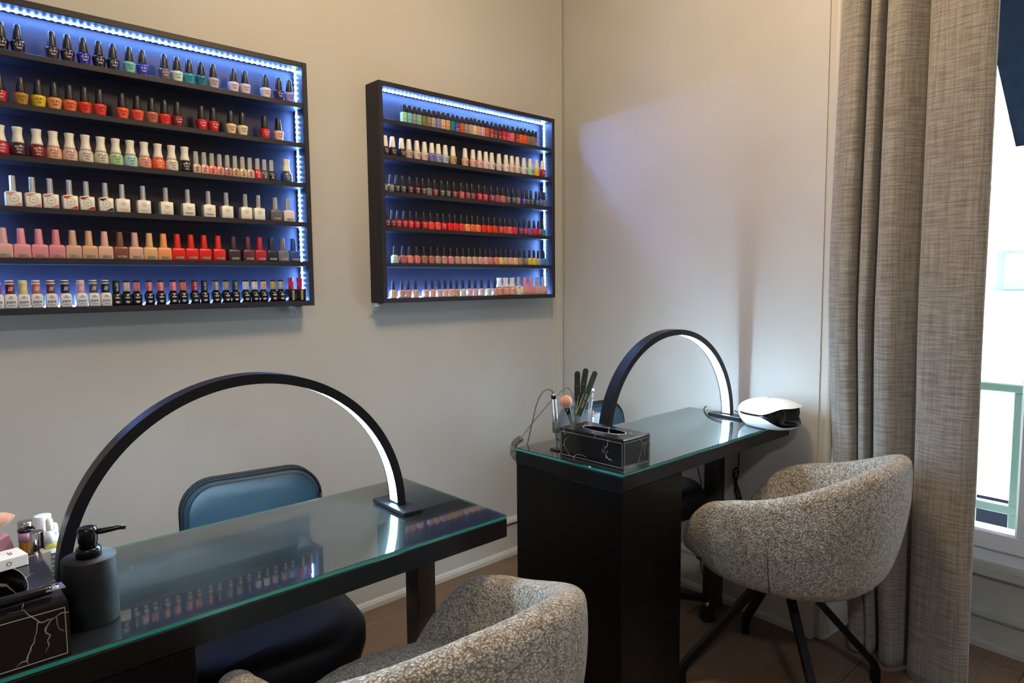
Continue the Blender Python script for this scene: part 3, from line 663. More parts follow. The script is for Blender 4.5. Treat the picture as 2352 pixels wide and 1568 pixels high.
row('large', 2, *LX, """B 6 b81c2c red;B 36.5 3c1828 dark plum;B 88 7c1020 dark red;B 127 dca890 peach;B 171.5 dab6ae pale pink;B 208 d2cabe pale grey;B 244 cec8b0 cream;B 279 a8ca9a pale green;B 307.5 a8ced2 pale aqua;B 336 e29a8a salmon;B 361 e85c20 orange;B 394 dcd8c8 off-white;B 425.5 14141e black;
C 450.5 caaa92 beige;C 468.5 daa49c soft pink;C 485.5 ea827a coral;C 502 d28a82 rose;C 518.5 ba8484 mauve rose;C 534 c0a282 tan;C 550 d2b692 sand;C 566 caaa9a beige pink;C 582 c0182a red;C 604.5 3c4248 charcoal glitter;C 622 14141c black;B 658.5 3c4c70 slate blue""")
row('large', 3, *LX, """Dcd09098 30 e4dfd4 white bottle pink-patched;Dcd28a94 75 e4dfd4 white bottle rose-patched;Dccc7c88 116 e4dfd4 white bottle dusky-patched;Dcd02a1c 160 e4dfd4 white bottle red-patched;Dc94201e 199 e4dfd4 white bottle crimson-patched;Dc2c1a34 242.5 e4dfd4 white bottle purple-patched;
Dld890a0 281 e4dfd4 white bottle pink-lined;Dlb0a4a0 329 e4dfd4 white bottle grey-lined;Dle0a890 381 e4dfd4 white bottle peach-lined;Dl241c1c 431.5 e4dfd4 white bottle black-lined;Dl201a1c 479 e4dfd4 white bottle dark-lined;D 520 e2dfd6 plain white bottle;D 563.5 e2dfd6 plain ivory bottle;Dld8c8c0 593.5 e2dfd6 white bottle faint-lined;
Es 632 5c5e68 slate grey;Es 660.5 d8ccd0 pale pink""")
row('large', 4, *LX, """E 20 d8a6a2 dusty pink;E 62 e2929a pink;E 101.5 da8a98 rose pink;E 142 da8292 candy pink;E 178.5 caa28a nude;E 210.5 cca280 sand;E 241 daaa9a blush nude;E 271 7c4a38 brown;E 301 d2a292 soft nude;E 334 d8aa7a caramel;E 365.5 ea9a5e light orange;E 398 d82018 bright red;E 431 d62018 scarlet;E 465 d21c1a red;E 501 d42018 poppy red;
E 536 3c2a3a aubergine;E 571 5c2a36 plum;E 595 b01c34 crimson;E 622.5 1c2438 navy;E 648 6c6c7a grey;E 674 2a4a92 blue""")
row('large', 5, *LX, """F -5 a03040 red-capped white;F 23 6a1428 burgundy-capped white;F 52 d8cc70 yellow-capped white;F 84 b87068 rose-capped white;F 117.5 6a3a38 brown-capped white;F 150 1c2038 navy-capped white;F 186 d898a8 pink-capped white;F 215 4a4c54 grey-capped white;F 246.5 20262e dark-capped white;
G 268 1c2022 dark-capped black;G 288 d8bcc0 pale-pink-capped black;G 312.5 c87c88 rose-capped black;G 343 b85c68 dusky-capped black;G 369 d06a64 coral-capped black;G 398 c86a88 mauve-pink-capped black;G 420.5 d8705c salmon-capped black;G 447 a01c30 red-capped black;G 469.5 241c24 charcoal-capped black;G 496 8a7c8a greyish-capped black;G 519.5 a09a8e greige-capped black;G 540.5 243c30 green-capped black;G 565 d8ccd0 white-and-red-capped black;G 585 dcdce0 white-capped black;GTOP 605 d0a8a0 peach-capped black;G 628 b8a458 gold-capped black;G 645 a8aaa6 silver-capped black;
H 668.5 b01838 black box-shaped;H 688.5 b81858 black box-shaped""")
row('small', 0, *SX, """I 927 a8d2a2 pale green;I 938.5 6cc0d2 sky blue;I 950 8c9690 grey;I 961 80b2a2 sage;I 973 7c7a38 olive;I 984 8c7a6a taupe;I 994.5 aa9e92 light taupe;I 1005 8282ba lavender;I 1016 daaa8a peach;I 1026.5 ca9a72 caramel;I 1038 1e8272 teal;I 1049 4a38a2 purple;I 1060 c25a2a rust;
I 1070.5 a28a8a mauve grey;I 1079.5 b2a292 greige;I 1088.5 e2c2a2 cream;I 1098 d2a282 nude;I 1108 d2aaba pink lilac;I 1117.5 ba6a4a terracotta;I 1127 a2423a brick;I 1137 7a2a26 oxblood;I 1146.5 742624 dark oxblood;I 1155.5 c21c2a red;I 1164 b2283a crimson;I 1176 f26272 coral pink;I 1186.5 824228 brown;I 1195.5 f26220 orange;I 1204 f05828 deep orange;I 1213 8c765a khaki;I 1221.5 8a7250 dark khaki;I 1230 72666a dark grey""")
row('small', 1, *SX, """J 885.5 281a1e dark brown;J 901 2c1c1c espresso;J 924 2a1a1e dark aubergine;J 939.5 b8a2a2 mauve;J 958 cebab2 beige pink;J 976 d2c2ba pale beige;J 992 7676b8 periwinkle;J 1007 9292ca light periwinkle;J 1023 aabaca pale blue;J 1040.5 ba966e tan;J 1068.5 daaa9a peach pink;
J 1087 daaaa2 pink;J 1102 daaea6 soft pink;J 1116.5 dac6ca lilac white;J 1130 deccca pale pink;J 1146.5 d6c6ce pale lilac;J 1162 deDAd6 white;J 1175.5 debab2 light pink;J 1189 d2ceca light grey;J 1203.5 dad6d2 off-white;J 1218 a8dab2 mint;J 1232.5 eaba52 yellow;J 1246 a2184a magenta""")
row('small', 2, *SX, """K 884 5c5856 grey;K 897.5 6c6662 glitter grey;K 911 1c1c20 black;K 925 38383c charcoal;K 941 4a1c2a dark maroon;K 957.5 4c2622 dark brown;K 971 4a2026 brown maroon;K 985 72767a silver;K 999 6c2e26 chestnut;K 1014 3c3638 charcoal brown;K 1028.5 4a3c3a grey brown;K 1042 5c2642 plum;K 1058.5 b04a42 brick red;K 1072 7c2c3a wine;K 1084.5 5a3236 dark wine;K 1099.5 b22032 red;K 1113.5 ba2636 cherry;
K 1128.5 823252 purple wine;K 1142 b25262 rose;K 1154.5 c27a72 dusty pink;K 1166.5 6c525a mauve;K 1177.5 2a4c52 dark teal;K 1189 826c4a khaki;K 1201 3838aa blue;K 1211 2c3a4a slate;K 1220.5 36485a blue slate;K 1231 284c82 mid blue;K 1240 2c4c7a denim blue;K 1250 5c7ab2 grey blue""")
row('small', 3, *SX, """Kc 890 4c1c20 dark maroon;Kc 900 561c22 maroon;Kc 913.5 9c1c26 dark red;Kc 928 8c182a wine;Kc 942 ca1c2e red;Kc 957 aa1826 deep red;Kc 973 b61822 cherry red;Kc 989 f24c30 orange red;Kc 1004 f25a4a coral;Kc 1018 c2202e crimson;Kc 1032 ea1c18 bright red;Kc 1045 f22a20 scarlet;Kc 1058.5 f23c3a coral red;Kc 1072 fa9a52 light orange;Kc 1084.5 f26a4a salmon orange;Kc 1097 fa8a52 orange;
Kc 1110 ea3018 vermilion;Kc 1122.5 ea422a tomato red;Kc 1135 e24620 deep orange;Kc 1148 c23a3a brick;Kc 1159.5 e24a4a coral rose;Kc 1170.5 f26a72 pink coral;Kc 1182 e23c52 rose red;Kc 1194.5 62426a purple grey;Kc 1205 a22a52 berry;Kc 1216.5 9a62aa lilac;Kc 1227 da3062 hot pink;Kc 1238 ba1872 magenta;Kc 1247.5 30929a teal""")
row('small', 4, *SX, """Kc 907 bacea2 pale green;Kc 925 ba6a62 dusty rose;Kc 941 ea8a7a coral pink;Kc 957 e27e66 coral;Kc 974 aa7a62 bronze;Kc 989.5 c26e62 terracotta rose;Kc 1004 ba968a beige rose;Kc 1019 ca9a92 dusty pink;Kc 1034 e28a9a pink;Kc 1049 c69a8a nude;Kc 1063.5 d2aa9a light nude;Kc 1076.5 d2a692 soft nude;
Kc 1089.5 d6b2a6 pale nude;Kc 1102 e2a2aa baby pink;Kc 1114.5 eab2b2 blush;Kc 1126.5 ca8a9a mauve pink;Kc 1139 ea8a82 salmon;Kc 1149.5 ead282 pale yellow;Kc 1160.5 d2b28a sand;Kc 1172 eabaa2 peach;Kc 1183 eacea2 cream;Kc 1194 aa9a7a khaki;Kc 1204.5 82666a taupe;Kc 1216 e2ca62 yellow;Kc 1226.5 eada30 bright yellow;Kc 1237 b2b2ca pale lavender;Kc 1250 4a92b2 sea blue""")
row('small', 5, *SX, """Kc 903 daaa8a peach nude;Kc 922.5 c2927e rose beige;Kc 937 c29282 rosy nude;Kc 954 daae96 soft peach;Kc 977.5 d6aaa6 pink nude;Kc 993 deae92 apricot;Kc 1009 ceb2aa greyish pink;Kc 1022.5 deb2a6 blush;Kc 1035.5 e2b696 light apricot;Kc 1048.5 caa27e tan;Kc 1063 d6ceb2 cream;Kc 1078 e2b2a2 pale peach;Kc 1091.5 daaeaa pale rose;Kc 1106 deb6b2 pale pink;Kc 1122 d2cebe off-white;Kc 1136 d2ae9e beige;
B 1148 da968a rose pink;B 1161.5 d28e82 warm pink;B 1175 e29e8e peach pink;Dccc8c90 1192 e4dfd4 white bottle pink-patched;E 1207 de8e92 pink;E 1220.5 d88a90 rose pink;Es 1232 d8a0a4 pale rose;Es 1245 d4a4a8 dusky pink""")

# ================================================================== tables
ZT_ = .735
def table(name, label, x0, x1, y0, y1, ped, leg):
    t = thing('nail_table', label, 'table', ((x0+x1)/2, (y0+y1)/2, 0), 0, 'nail tables')
    L = (-t.location.x, -t.location.y, 0)
    MB().bbox((x0, y0, .688), (x1, y1, .7265), .0015).build('table_top', 'table_lacquer', t, L)
    m = MB(); m.bbox((x0+ped[0], y0+.002, 0), (x0+ped[1], y1-.002, .6875), .0015); pd = m.build('pedestal', 'black_lacquer', t, L)
    m = MB(); m.bbox((x0+ped[0]+.012, y1-.003, .06), (x0+ped[1]-.012, y1+.010, .66), .002); dr = m.build('cabinet_door', 'black_lacquer', pd)
    m = MB(); m.tube([(x0+ped[1]-.04, y1+.010, .36), (x0+ped[1]-.04, y1+.028, .36), (x0+ped[1]-.04, y1+.028, .46), (x0+ped[1]-.04, y1+.010, .46)], .004); m.build('door_handle', 'steel', pd)
    MB().bbox((leg[0], leg[2], 0), (leg[1], leg[3], .6878), .0015).build('leg', 'brown_leg', t, L)
    m = MB(); b = .0012; z0, z1 = .7270, ZT_                       # glass sheet: polished faces, green edges
    m.bbox((x0, y0, z0), (x1, y1, z1), b, 0)
    nf = len(m.f)
    o = m.build('glass_sheet', ['glass_top', 'glass_edge'], t, L)
    for p in o.data.polygons:
        if abs(p.normal.z) < .3: p.material_index = 1
    return t
T1 = (.012, .936, 1.028, 1.412); T2 = (1.344, 2.262, 1.044, 1.436)
table('t1', 'glass-topped black nail table nearest the camera, under the larger arch lamp', *T1, (0.0, .30), (.884, .936, 1.285, 1.335))
table('t2', 'glass-topped black nail table in the corner, with a wide black pedestal', *T2, (0.0, .27), (2.205, 2.257, 1.28, 1.335))

# ------------------------------------------------------------------ arch lamps
def arch_lamp(label, cx_, cy_, rot, Rr=.325, wy=.038, th=.018):
    t = thing('arch_lamp', label, 'lamp', (cx_, cy_, ZT_), rot, 'arched desk lamps')
    n = 72; m = MB(); rr = []; w = wy/2; g = .0035
    for i in range(n+1):
        a = PI*i/n; c, s_ = math.cos(a), math.sin(a); ro, ri = Rr, Rr-th
        rr.append([(r*c, y, .006+r*s_) for r, y in ((ri, -w), (ro, -w), (ro, w), (ri, w), (ri, w-g), (ri+.004, w-g), (ri+.004, -w+g), (ri, -w+g))])
    m.rings(rr, 0, False); fr = m.build('arch_frame', 'lamp_black', t)
    m = MB(); rr = []
    for i in range(n+1):
        a = .03+(PI-.06)*i/n; c, s_ = math.cos(a), math.sin(a); ri = Rr-th
        rr.append([(r*c, y, .006+r*s_) for r, y in ((ri+.002, -w+g+.0002), (ri+.0038, -w+g+.0002), (ri+.0038, w-g-.0002), (ri+.002, w-g-.0002))])
    m.rings(rr, 0, False); tag(m.build('light_strip', 'lamp_led', t), 'glowing white inner light strip')
    for sg in (-1, 1):
        x = sg*(Rr-th/2); MB().bbox((x-.024, -.066, 0), (x+.024, .066, .009), .0015).build('base_plate', 'lamp_black', t)
    return t
arch_lamp('large black arch lamp glowing over the near nail table', .4935, 1.247, math.radians(-3), .315)
arch_lamp('black arch lamp glowing over the corner nail table', 1.880, 1.262, math.radians(-4.5), .321)

# ------------------------------------------------------------------ tissue boxes
def tissue_box(label, x0, x1, y0, y1, h):
    t = thing('tissue_box', label, 'tissue box', ((x0+x1)/2, (y0+y1)/2, ZT_), 0, 'black marbled tissue boxes')
    a, b = (x1-x0)/2, (y1-y0)/2; sa, sb = a*.46, b*.62
    m = MB(); m.loft([(0, a, b, .002), (h-.004, a, b, .002)], 4, 0, False); 
    # lid with an oval slot: rings from outline to slot edge and down inside
    n = 40; out = []; inn = []; low = []
    for i in range(n):
        tt = 2*PI*i/n; c, s_ = math.cos(tt), math.sin(tt); k = 1/max(abs(c), abs(s_))
        out.append((a*c*k, b*s_*k, h-.004)); inn.append((sa*abs(c)**.8*math.copysign(1, c), sb*abs(s_)**.9*math.copysign(1, s_), h)); low.append((inn[-1][0]*.97, inn[-1][1]*.97, h-.012))
    edge = [(p[0]*.985, p[1]*.992, h) for p in out]
    body = MB(); body.rings([[(p[0], p[1], 0) for p in out], out, edge, inn, low, [(p[0]*.9, p[1]*.9, .004) for p in inn]], 0, False)
    bo = body.build('box_body', 'marble', t)
    MB().tube([(p[0]*1.02, p[1]*1.02, h+.0003) for p in inn+inn[:1]], .0009, 6).build('slot_piping', 'steel', t)
    m = MB(); q = .0009; e = .00042
    def frame(face):
        w, hh = (a, b)[face == 'x'], h
        for u0, v0, u1, v1 in ((-w+.004, .004, w-.004, .004), (-w+.004, hh-.010, w-.004, hh-.010), (-w+.004, .004, -w+.004, hh-.010), (w-.004, .004, w-.004, hh-.010)):
            for sg in (-1, 1):
                if face == 'x': m.tube([(sg*(a+.0002), u0, v0), (sg*(a+.0002), u1, v1)], e, 4, 0, True)
                else: m.tube([(u0, sg*(b+.0002), v0), (u1, sg*(b+.0002), v1)], e, 4, 0, True)
    frame('x'); frame('y'); m.build('stitching', 'stitch', t)
    return t
tissue_box('black marbled tissue box in the lower left foreground', .044, .158, 1.032, 1.256, .076)
tissue_box('black marbled tissue box on the corner table beside the nail files', 1.378, 1.492, 1.068, 1.290, .079)

# ------------------------------------------------------------------ soap dispenser
t = thing('soap_dispenser', 'matte black pump soap dispenser on the near table', 'dispenser', (.201, 1.122, ZT_))
MB().lathe([(.0335, 0), (.035, .001), (.035, .0935), (.0345, .095), (.012, .0955)], 48).build('bottle', 'matte_black', t)
m = MB(); m.lathe([(.0165, .0952), (.0165, .106), (.0155, .1085), (.012, .109)], 32); m.build('collar', 'gloss_black', t)
pm = MB(); pm.lathe([(.0118, .108), (.0118, .1165), (.0128, .1175), (.0128, .134), (.0118, .1375), (.008, .1388)], 28); ph = pm.build('pump_head', 'gloss_black', t)
d = Vector((.86, -.35, 0)).normalized()
m = MB(); m.tube([Vector((0, 0, .130)), Vector((0, 0, .130))+d*.02, Vector((0, 0, .1325))+d*.04, Vector((0, 0, .1315))+d*.049], [.0045, .0042, .0036, .0032], 10); m.build('spout', 'gloss_black', t)

# ------------------------------------------------------------------ UV nail lamp
def uv_lamp():
    t = thing('nail_curing_lamp', 'white egg-shaped nail curing lamp on the table end', 'nail lamp', (2.156, 1.056, ZT_), math.radians(-8))
    ax, ay, hh = .090, .106, .094; n = 72
    def rad(z): u = z/hh; return max(0, 1-((u-.52)/.48)**2.4)**.5 if u > .52 else (1-((.52-u)/.72)**2.4)**.5
    def front(i): return ss(.05, .85, -math.sin(2*PI*i/n))
    def zu(i): return .049+.024*front(i)
    def zl(i): return .042-.031*front(i)
    def pt(i, z, k=1.0):
        a = 2*PI*i/n; c, s_ = math.cos(a), math.sin(a); r = rad(z)*k
        return (ax*r*math.copysign(abs(c)**.85, c), ay*r*math.copysign(abs(s_)**.85, s_), z)
    rows = 12
    m = MB(); m.rings([[pt(i, .0015+(zl(i)-.0015)*k/rows) for i in range(n)] for k in range(rows+1)], 0, True, True, False); m.build('lower_shell', 'white_plastic', t)
    m = MB(); rr = []
    for k in range(rows+1):
        q = k/rows; q = 1-(1-q)**1.6; rr.append([pt(i, zu(i)+(hh*.9985-zu(i))*q) for i in range(n)])
    m.rings(rr, 0, True, False, True); m.build('upper_shell', 'white_plastic', t)
    m = MB(); dep = lambda i: .985-.55*ss(.55, .8, front(i))
    def bp(i, z, k):
        p = pt(i, z, k); return p
    m.rings([[pt(i, zl(i), .998) for i in range(n)], [pt(i, zl(i)+.001, dep(i)) for i in range(n)], [pt(i, (zl(i)+zu(i))/2, dep(i)) for i in range(n)], [pt(i, zu(i)-.001, dep(i)) for i in range(n)], [pt(i, zu(i), .998) for i in range(n)]], 0, True, False, False)
    m.build('hand_opening', 'gloss_black', t)
    m = MB(); m.bbox((-.012, -.004, hh-.0045), (.012, .012, hh-.0002), .0005); dsp = m.build('display', 'gloss_black', t)
    m = MB(); text_into(m, '88', .011, 0, lambda x, y: (x, .004+y, hh)); m.build('digits', 'digit_led', t)
    m = MB(); bars(m, lambda x, y: (x, -.024+y, hh-.0030), [(0, .012, .0012)]); m.build('lettering', 'ink_grey', t)
uv_lamp()

# ================================================================== boucle tub chairs
def tub_chair(label, loc, rot):
    t = thing('tub_chair', label, 'armchair', loc, rot, 'boucle tub chairs')
    nu, prof_n = 128, 0
    def outline(a):                                 # a measured from the back (-y), half sizes
        sx, cy_ = math.sin(a), -math.cos(a)
        ex = .82
        x = .292*math.copysign(abs(sx)**ex, sx); y = (.325 if cy_ < 0 else .268-.060*ss(132, 170, abs(math.degrees(a))))*math.copysign(abs(cy_)**ex, cy_); return x, y
    def rim(a):
        d = abs(math.degrees(a)); h = .739-.142*(.5*ss(20, 118, d)+.5*min(1, max(0, (d-12)/104)))
        return h-.185*ss(106, 162, d)
    rr = []
    for i in range(nu):
        a = -PI+2*PI*i/nu; ox, oy = outline(a); h = rim(a); d = abs(math.degrees(a))
        th = .062 if d < 120 else .062-.012*ss(120, 160, d)
        pts = []
        L_ = math.hypot(ox, oy); nx, ny = ox/L_, oy/L_
        def P(k, z, inset=0.0): return (ox*k-nx*inset, oy*k-ny*inset, z)
        zb = .348
        pts += [P(.02, zb-.004), P(.45, zb-.002), P(.66, zb+.008), P(.78, zb+.028)]
        for q in (.0, .12, .25, .4, .55, .7, .85): 
            z = zb+.055+(h-.03-(zb+.055))*q; k = .855+.145*math.sin(q/.85*PI/2)**.85
            pts.append(P(k, z))
        for b in range(1, 8):                       # rolled rim
            w = PI*b/8; pts.append(P(1.0, h-.03+.03*math.sin(w), th/2-(th/2)*math.cos(w)))
        zi = .43
        for q in (.15, .35, .6, .85, 1.0):
            z = h-.03+(zi-(h-.03))*q; pts.append(P(1.0-.10*q, z, th+.012*q))
        pts.append(P(.4, .425)); pts.append(P(.02, .425))
        rr.append(pts)
    m = MB(); n = len(rr[0])
    vs = [p for r in rr for p in r]; fs_ = []
    for i in range(nu):
        j = (i+1) % nu
        for k in range(n-1): fs_.append((i*n+k, j*n+k, j*n+k+1, i*n+k+1))
    m.add(vs, fs_, 0, True)
    sh = m.build('shell', 'boucle', t); sb = sh.modifiers.new('smooth', 'SUBSURF'); sb.levels = 1; sb.render_levels = 1
    # seat pad
    m = MB(); rings = []
    for z, k in ((.428, .90), (.440, .97), (.462, 1.0), (.480, .985), (.490, .93), (.495, .7), (.497, .35), (.4975, .02)):
        ring = []
        for i in range(64):
            a = -PI+2*PI*i/64; ox, oy = outline(a); L_ = math.hypot(ox, oy); q = k*(L_*.93-.088)/L_
            if oy > 0: q = k*(L_-.055*(1-ss(140, 175, abs(math.degrees(a)))) - .03)/L_ * .96
            ring.append((ox*q, oy*q, z))
        rings.append(ring)
    m.rings(rings, 0, True); m.build('seat_pad', 'boucle', t)
    # seams down the sides and the small cloth tag
    for sg in (-1, 1):
        a = sg*math.radians(78); i = int((a+PI)/(2*PI)*nu) % nu
        m = MB(); m.tube([Vector(p)*1.0+Vector((p[0], p[1], 0)).normalized()*.0005 for p in rr[i][2:9]], .0009, 6); m.build('seam', 'brown_leg', t)
    i = int((-math.radians(120)+PI)/(2*PI)*nu); p = Vector(rr[i][5]); tn = (Vector(rr[(i+3) % nu][5])-Vector(rr[(i-3) % nu][5])).normalized(); no = Vector((p.x, p.y, 0)).normalized()
    m = MB(); c = p+no*.0035
    m.add([c+tn*s1*.014+Vector((0, 0, s2*.0035))+no*s3 for s3 in (0, .0015) for s1, s2 in ((-1,-1),(1,-1),(1,1),(-1,1))], [(0,1,2,3),(4,5,6,7),(0,1,5,4),(1,2,6,5),(2,3,7,6),(3,0,4,7)]); m.build('cloth_tag', 'black_rubber', t)
    # swivel hub and four splayed steel legs
    MB().lathe([(.085, .330), (.09, .335), (.09, .346), (.03, .348)], 32).build('hub', 'black_metal', t)
    for q in range(4):
        a = PI/4+q*PI/2; d = Vector((math.cos(a), math.sin(a), 0)); 
        m = MB(); m.tube([d*.05+Vector((0, 0, .328)), d*.285+Vector((0, 0, .062)), d*.294+Vector((0, 0, .040)), d*.294+Vector((0, 0, 0))], .0105, 4, 0, True); m.build('leg', 'black_metal', t)
    return t
tub_chair('grey boucle tub chair at the corner table, beside the curtain', (1.932, .905, 0), math.radians(2))
tub_chair('grey boucle tub chair at the bottom edge, nearest the camera', (.635, .982, 0), math.radians(0))

# ================================================================== technicians' swivel chairs
def swivel_chair(label, loc, rot, bx=.0):
    t = thing('swivel_chair', label, 'chair', loc, rot, 'swivel chairs behind the tables')
    m = MB(); m.loft([(.395, .170, .165, .12), (.402, .196, .190, .14), (.430, .205, .2, .15), (.465, .205, .2, .15), (.488, .19, .185, .14), (.498, .15, .145, .12), (.500, .06, .06, .06)], 9); m.build('seat', 'vinyl_black', t)
    # backrest: upright rounded pad with piping, slightly curved
    a, hz, zc, yb = .170, .112, .625, .285; n = 9; r = .075
    def outl(k, dy):
        ring = []
        for sx, sz, a0 in ((1, 1, 0), (-1, 1, PI/2), (-1, -1, PI), (1, -1, 1.5*PI)):
            for i in range(n):
                w = a0+(PI/2)*i/(n-1); x = (sx*(a-r)+r*math.cos(w))*k; z = (sz*(hz-r)+r*math.sin(w))*k
                ring.append((bx+x, yb+dy-.28*x*x+.12*z, zc+z))
        return ring
    m = MB(); m.rings([outl(.2, -.034), outl(.6, -.033), outl(.88, -.029), outl(.965, -.02), outl(1.0, -.006), outl(1.0, .012), outl(.96, .022), outl(.5, .025)], 0, True); b = m.build('backrest', 'vinyl', t)
    for dy in (-.014, .014):
        m = MB(); o = outl(1.0, dy); m.tube(o+o[:1], .0035, 6); m.build('piping', 'vinyl_black', b)
    m = MB(); o = outl(.93, -.0285); m.tube(o+o[:1], .0011, 5); m.build('seam', 'black_rubber', b)
    m = MB(); m.tube(bez([(bx, yb+.028, .60), (bx, yb+.035, .5), (bx*.5, yb+.0, .40), (0, .12, .385), (0, 0, .385)], 6), .013, 8); m.build('back_bracket', 'black_metal', t)
    MB().lathe([(.028, .10), (.028, .25), (.018, .25), (.018, .392), (.07, .393), (.07, .397)], 20).build('gas_post', 'black_metal', t)
    for q in range(5):
        w = 2*PI*q/5+.35; d = Vector((math.cos(w), math.sin(w), 0)); s_ = Vector((-d.y, d.x, 0))
        m = MB(); m.rings([[d*.0+s_*e+Vector((0, 0, z)) for e, z in ((-.024, .085), (.024, .085), (.024, .118), (-.024, .118))], [d*.24+s_*e+Vector((0, 0, z)) for e, z in ((-.015, .072), (.015, .072), (.015, .088), (-.015, .088))]], 0, False); sp = m.build('base_arm', 'black_metal', t)
        for e in (-.013, .013):
            c = d*.235+Vector((0, 0, .027)); ax = s_
            m = MB(); rr = []
            for off, rd in ((-.009, .022), (-.007, .027), (.007, .027), (.009, .022)):
                rr.append([c+ax*(e+off)+(d*math.cos(2*PI*i/18)+Vector((0, 0, 1))*math.sin(2*PI*i/18))*rd for i in range(18)])
            m.rings(rr, 0, False); m.build('caster', 'black_rubber', sp)
        m = MB(); m.tube([d*.235+Vector((0, 0, .03)), d*.235+Vector((0, 0, .078))], .007, 8); m.build('caster_stem', 'steel', sp)
    return t
swivel_chair('swivel chair with petrol vinyl back behind the near table', (.578, 1.435, 0), math.radians(-9), .052)
swivel_chair('swivel chair mostly hidden behind the corner table', (1.985, 1.455, 0), math.radians(-4), .03)

# ================================================================== small things on the near table
def top_at(x, y, yy): return px(x, y, 1, yy)
GRP = 'small bottles behind the tissue box'
def small(name, label, cat, xc, yy): return thing(name, label, cat, (px(xc, 1240, 1, yy).x, yy, ZT_), 0, GRP)
t = small('cuticle_oil', 'amber bottle with pink label and black rim, behind the white card box', 'bottle', 62, 1.315); hz = top_at(62, 1213, 1.315).z-ZT_
MB().lathe([(.0105, 0), (.0112, .002), (.0112, hz-.016), (.0112, hz-.004)], 24).build('glass_body', 'amber', t); MB().lathe([(.0114, hz-.019), (.0114, hz-.003), (.0105, hz-.003)], 24).build('label_band', 'pink_buffer', t)
MB().lathe([(.0118, hz-.004), (.0118, hz), (.0098, hz), (.0095, hz-.002)], 24).build('rim', 'gloss_black', t)
t = small('lip_bottle', 'slim bottle with chrome cap behind the amber bottle', 'bottle', 60, 1.375); hz = top_at(60, 1196, 1.375).z-ZT_
MB().lathe([(.010, 0), (.0105, .002), (.0105, hz-.034), (.009, hz-.033)], 20).build('glass_body', 'pink_buffer', t); MB().lathe([(.0108, hz-.033), (.0108, hz-.001), (.010, hz)], 24).build('cap', 'chrome', t)
t = small('chrome_tube', 'shiny chrome tube beside the white card box', 'tube', 85.5, 1.283); hz = top_at(84, 1220, 1.283).z-ZT_
MB().lathe([(.0098, 0), (.0102, .001), (.0102, hz*.35), (.0094, hz*.36)], 24).build('tube_base', 'white_plastic', t); MB().lathe([(.0104, hz*.36), (.0098, hz-.001), (.009, hz)], 28).build('cap', 'chrome', t)
t = small('gel_bottle', 'black bottle with tall white flared cap, beside the arch lamp', 'bottle', 101, 1.345); hz = top_at(101, 1182, 1.345).z-ZT_
MB().lathe([(.0125, 0), (.0135, .002), (.0135, hz-.048), (.010, hz-.044)], 24).build('glass_body', 'gloss_black', t)
MB().lathe([(.0125, hz-.045), (.0122, hz-.038), (.0104, hz-.02), (.0125, hz-.001), (.0118, hz), (.009, hz-.0005)], 24).build('cap', 'white_plastic', t)
for xx, yy, yt, lab in ((116, 1.325, 1188, 'dropper bottle of yellow oil with barcode label, nearer the box'), (127, 1.388, 1199, 'dropper bottle of yellow oil half hidden by the arch lamp')):
    t = small('dropper_bottle', lab, 'bottle', xx, yy); hz = top_at(xx, yt, yy).z-ZT_
    m = MB(); m.loft([(0, .0095, .0095, .002), (.001, .0102, .0102, .002), (hz-.046, .0102, .0102, .002), (hz-.041, .006, .006, .006)]); m.build('glass_body', 'yellow_oil', t)
    MB().lathe([(.0068, hz-.042), (.0070, hz-.022), (.0058, hz-.021)], 18).build('collar', 'white_plastic', t)
    MB().lathe([(.0052, hz-.021), (.0055, hz-.012), (.0052, hz-.005), (.0035, hz-.001), (.001, hz)], 18).build('rubber_bulb', 'white_cap', t)
    m = MB(); m.box((-.0088, -.0108, .006), (.0088, -.0103, hz-.05)); lb = m.build('paper_label', 'paper_white', t)
    m = MB(); bars(m, flatx(.0108, .010), [(k*.0026, .0078, .0005+.0003*(k % 3)) for k in range(int((hz-.066)/.0026)+1)]); m.build('barcode', 'ink', lb)
t = thing('nail_buffer', 'pink foam nail buffer block leaning behind the card box', 'buffer', (px(30, 1250, 1, 1.34).x, 1.34, ZT_), .3); t.rotation_euler = (0, math.radians(-14), .25)
MB().bbox((-.013, -.013, .002), (.013, .013, top_at(25, 1221, 1.34).z-ZT_), .001).build('foam_block', 'pink_buffer', t)
# peach brush whose tip reaches into the frame
p = top_at(0, 1197, 1.33); t = thing('powder_brush', 'peach bristle brush tip at the left frame edge', 'brush', (p.x-.03, 1.33, ZT_))
m = MB(); hz = p.z-ZT_; dr = Vector((.93, 0, .12)).normalized()
ctr = [(-.035, .006), (-.028, .010), (-.015, .017), (0, .020), (.015, .0185), (.028, .012), (.036, .004), (.038, .0005)]
m.tube([Vector((.012, 0, hz))+dr*s_ for s_, _ in ctr], [q*.72 for _, q in ctr], 20); m.build('bristles', 'bristle', t)
m = MB(); m.tube([Vector((.012, 0, hz))+dr*-.034, Vector((-.03, .052, .006))], [.0055, .004], 10); m.build('handle', 'gloss_black', t)
